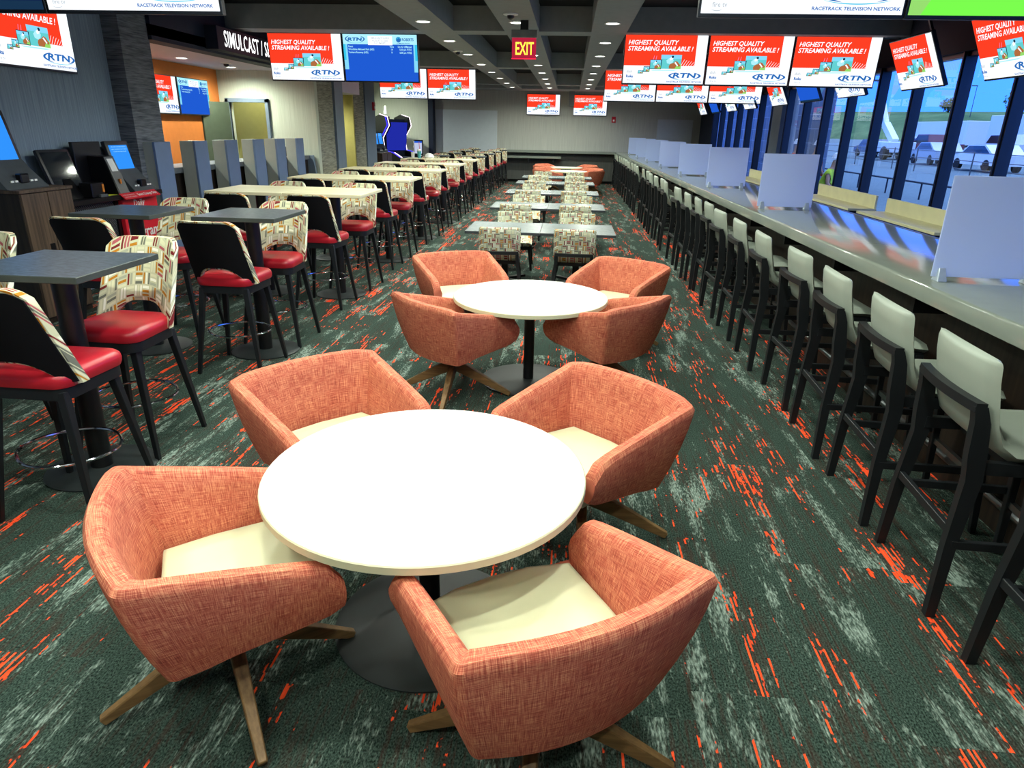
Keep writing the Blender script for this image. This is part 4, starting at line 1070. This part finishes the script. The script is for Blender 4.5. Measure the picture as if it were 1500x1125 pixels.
for i, (y, h) in enumerate(((98, 5.2), (116, 5.5), (136, 5.6), (160, 6), (190, 6.5))):
    o = thing('light_pole', 'thin light pole on the grass bank, %s from the right' % ORD[i], 'pole', (71, y, 5.0+2.4*max(0, min(1, (y-120)/70)))); MB().cyl((0, 0, -.5), .07, h, 8, .05).build('pole', 'casing_grey', o); MB().box(-.9, .1, -.12, .12, h-.55, h-.4, .02).build('lamp_head', 'casing_grey', o)
for i, (y, sc, pl) in enumerate(((95, 1.0, 'rightmost'), (106, .8, 'second from the right'), (127, 1.15, 'third from the right'), (150, .8, 'leftmost'))):
    o = thing('tree', 'leafy tree on the crest of the grass bank, ' + pl, 'tree', (74, y, 5.2+2.4*max(0, min(1, (y-120)/70))))
    MB().cyl((0, 0, -.4), .2, 2.2*sc, 8, .12).build('trunk', 'bark', o)
    f = MB(); rr = random.Random(i)
    for q in range(420):
        a, e, r = rr.uniform(0, 2*PI), rr.uniform(-1, 1), 2.1*sc*rr.random()**.4; k2 = math.sqrt(1-e*e)
        c = Vector((r*k2*math.cos(a), r*k2*math.sin(a)*1.3, 2.3*sc+r*e*.75)); u = Vector((rr.uniform(-1, 1), rr.uniform(-1, 1), rr.uniform(-1, 1))).normalized(); v = u.orthogonal()
        f.poly([c+u*.25, c+v*.16, c-u*.25, c-v*.16])
    f.build('foliage', 'leaf', o)
def worker(label, loc, rz, top, vest):
    """standing worker, leaning a little forward, one continuous skinned body"""
    o = thing('person', label, 'person', loc, rz)
    J = {'pel': (0, 0, .92, .14), 'wst': (0, .02, 1.08, .13), 'chs': (0, .10, 1.30, .155), 'nek': (0, .17, 1.47, .06), 'hed': (0, .22, 1.60, .10), 'hd2': (0, .235, 1.68, .09)}
    E_ = [('pel', 'wst'), ('wst', 'chs'), ('chs', 'nek'), ('nek', 'hed'), ('hed', 'hd2')]
    for s, t in ((-1, 'l'), (1, 'r')):
        J.update({t+'s': (s*.20, .11, 1.38, .065), t+'e': (s*.26, .13, 1.12, .048), t+'w': (s*.20, .32, .98, .036), t+'h': (s*.16, .40, .97, .04),
                  t+'p': (s*.10, 0, .86, .10), t+'k': (s*.115, .03, .48, .066), t+'a': (s*.125, -.02, .09, .046), t+'t': (s*.135, .13, .045, .042)})
        E_ += [('chs', t+'s'), (t+'s', t+'e'), (t+'e', t+'w'), (t+'w', t+'h'), ('pel', t+'p'), (t+'p', t+'k'), (t+'k', t+'a'), (t+'a', t+'t')]
    names = list(J); me = bpy.data.meshes.new('body'); me.from_pydata([J[n_][:3] for n_ in names], [(names.index(a), names.index(b)) for a, b in E_], [])
    b = bpy.data.objects.new('body', me); COL.objects.link(b); b.parent = o
    sk = b.modifiers.new('skin', 'SKIN')
    for v, n_ in zip(me.skin_vertices[0].data, names): v.radius = (J[n_][3],)*2; v.use_root = n_ == 'pel'
    b.modifiers.new('smooth', 'SUBSURF').levels = 2; b.modifiers['smooth'].render_levels = 2
    for mm in ('skin', 'jeans', 'tyre'): me.materials.append(M[mm])
    dg = bpy.context.evaluated_depsgraph_get(); nm_ = bpy.data.meshes.new_from_object(b.evaluated_get(dg)); b.modifiers.clear(); b.data = nm_
    for mm in ('skin', 'jeans', 'tyre'):
        if M[mm].name not in nm_.materials: nm_.materials.append(M[mm])
    for p in nm_.polygons: p.use_smooth = True; z = p.center.z; p.material_index = 2 if z < .12 else 1 if z < 1.0 and abs(p.center.x) < .19 and p.center.y < .22 else 0
    # vest: offset copy of the torso
    vb = bmesh.new(); vb.from_mesh(nm_); vb.normal_update()
    kill = [f for f in vb.faces if not (.98 < f.calc_center_median().z < 1.46 and abs(f.calc_center_median().x) < .25 and f.calc_center_median().y < .27)]
    bmesh.ops.delete(vb, geom=kill, context='FACES')
    for v in vb.verts: v.co += v.normal*.018
    vm = bpy.data.meshes.new('work_vest'); vb.to_mesh(vm); vb.free(); vm.materials.clear(); vm.materials.append(M[vest])
    for p in vm.polygons: p.material_index = 0
    v = bpy.data.objects.new('work_vest', vm); COL.objects.link(v); v.parent = o
    h = MB(); h.lathe([(.155, 1.70), (.16, 1.71), (.125, 1.715), (.118, 1.76), (.09, 1.815), (.04, 1.84), (.003, 1.845)], 22, (0, .235, 0)); h.build('hard_hat', top, o)
    f = MB()
    for s in (-1, 1): f.lathe([(.012, -.012), (.012, .012)], 10, (s*.035, .318, 1.625))
    f.build('eyes', 'tyre', o); MB().hexa([Vector(p) for p in ((-.016, .31, 1.575), (.016, .31, 1.575), (.016, .345, 1.575), (-.016, .345, 1.575), (-.008, .31, 1.62), (.008, .31, 1.62), (.008, .32, 1.62), (-.008, .32, 1.62))], .003).build('nose', 'skin', o)
worker('worker in white hard hat and orange vest outside, nearest the pier', (6.0, 19.6, -.11), -.5, 'white_paint', 'vest_orange')
worker('worker in white hard hat and orange vest outside, right of the other', (6.0, 18.35, -.11), -1.1, 'white_paint', 'vest_orange')
worker('worker in lime vest outside, rightmost of the three', (6.2, 17.75, -.40), -2.0, 'white_paint', 'vest_lime')
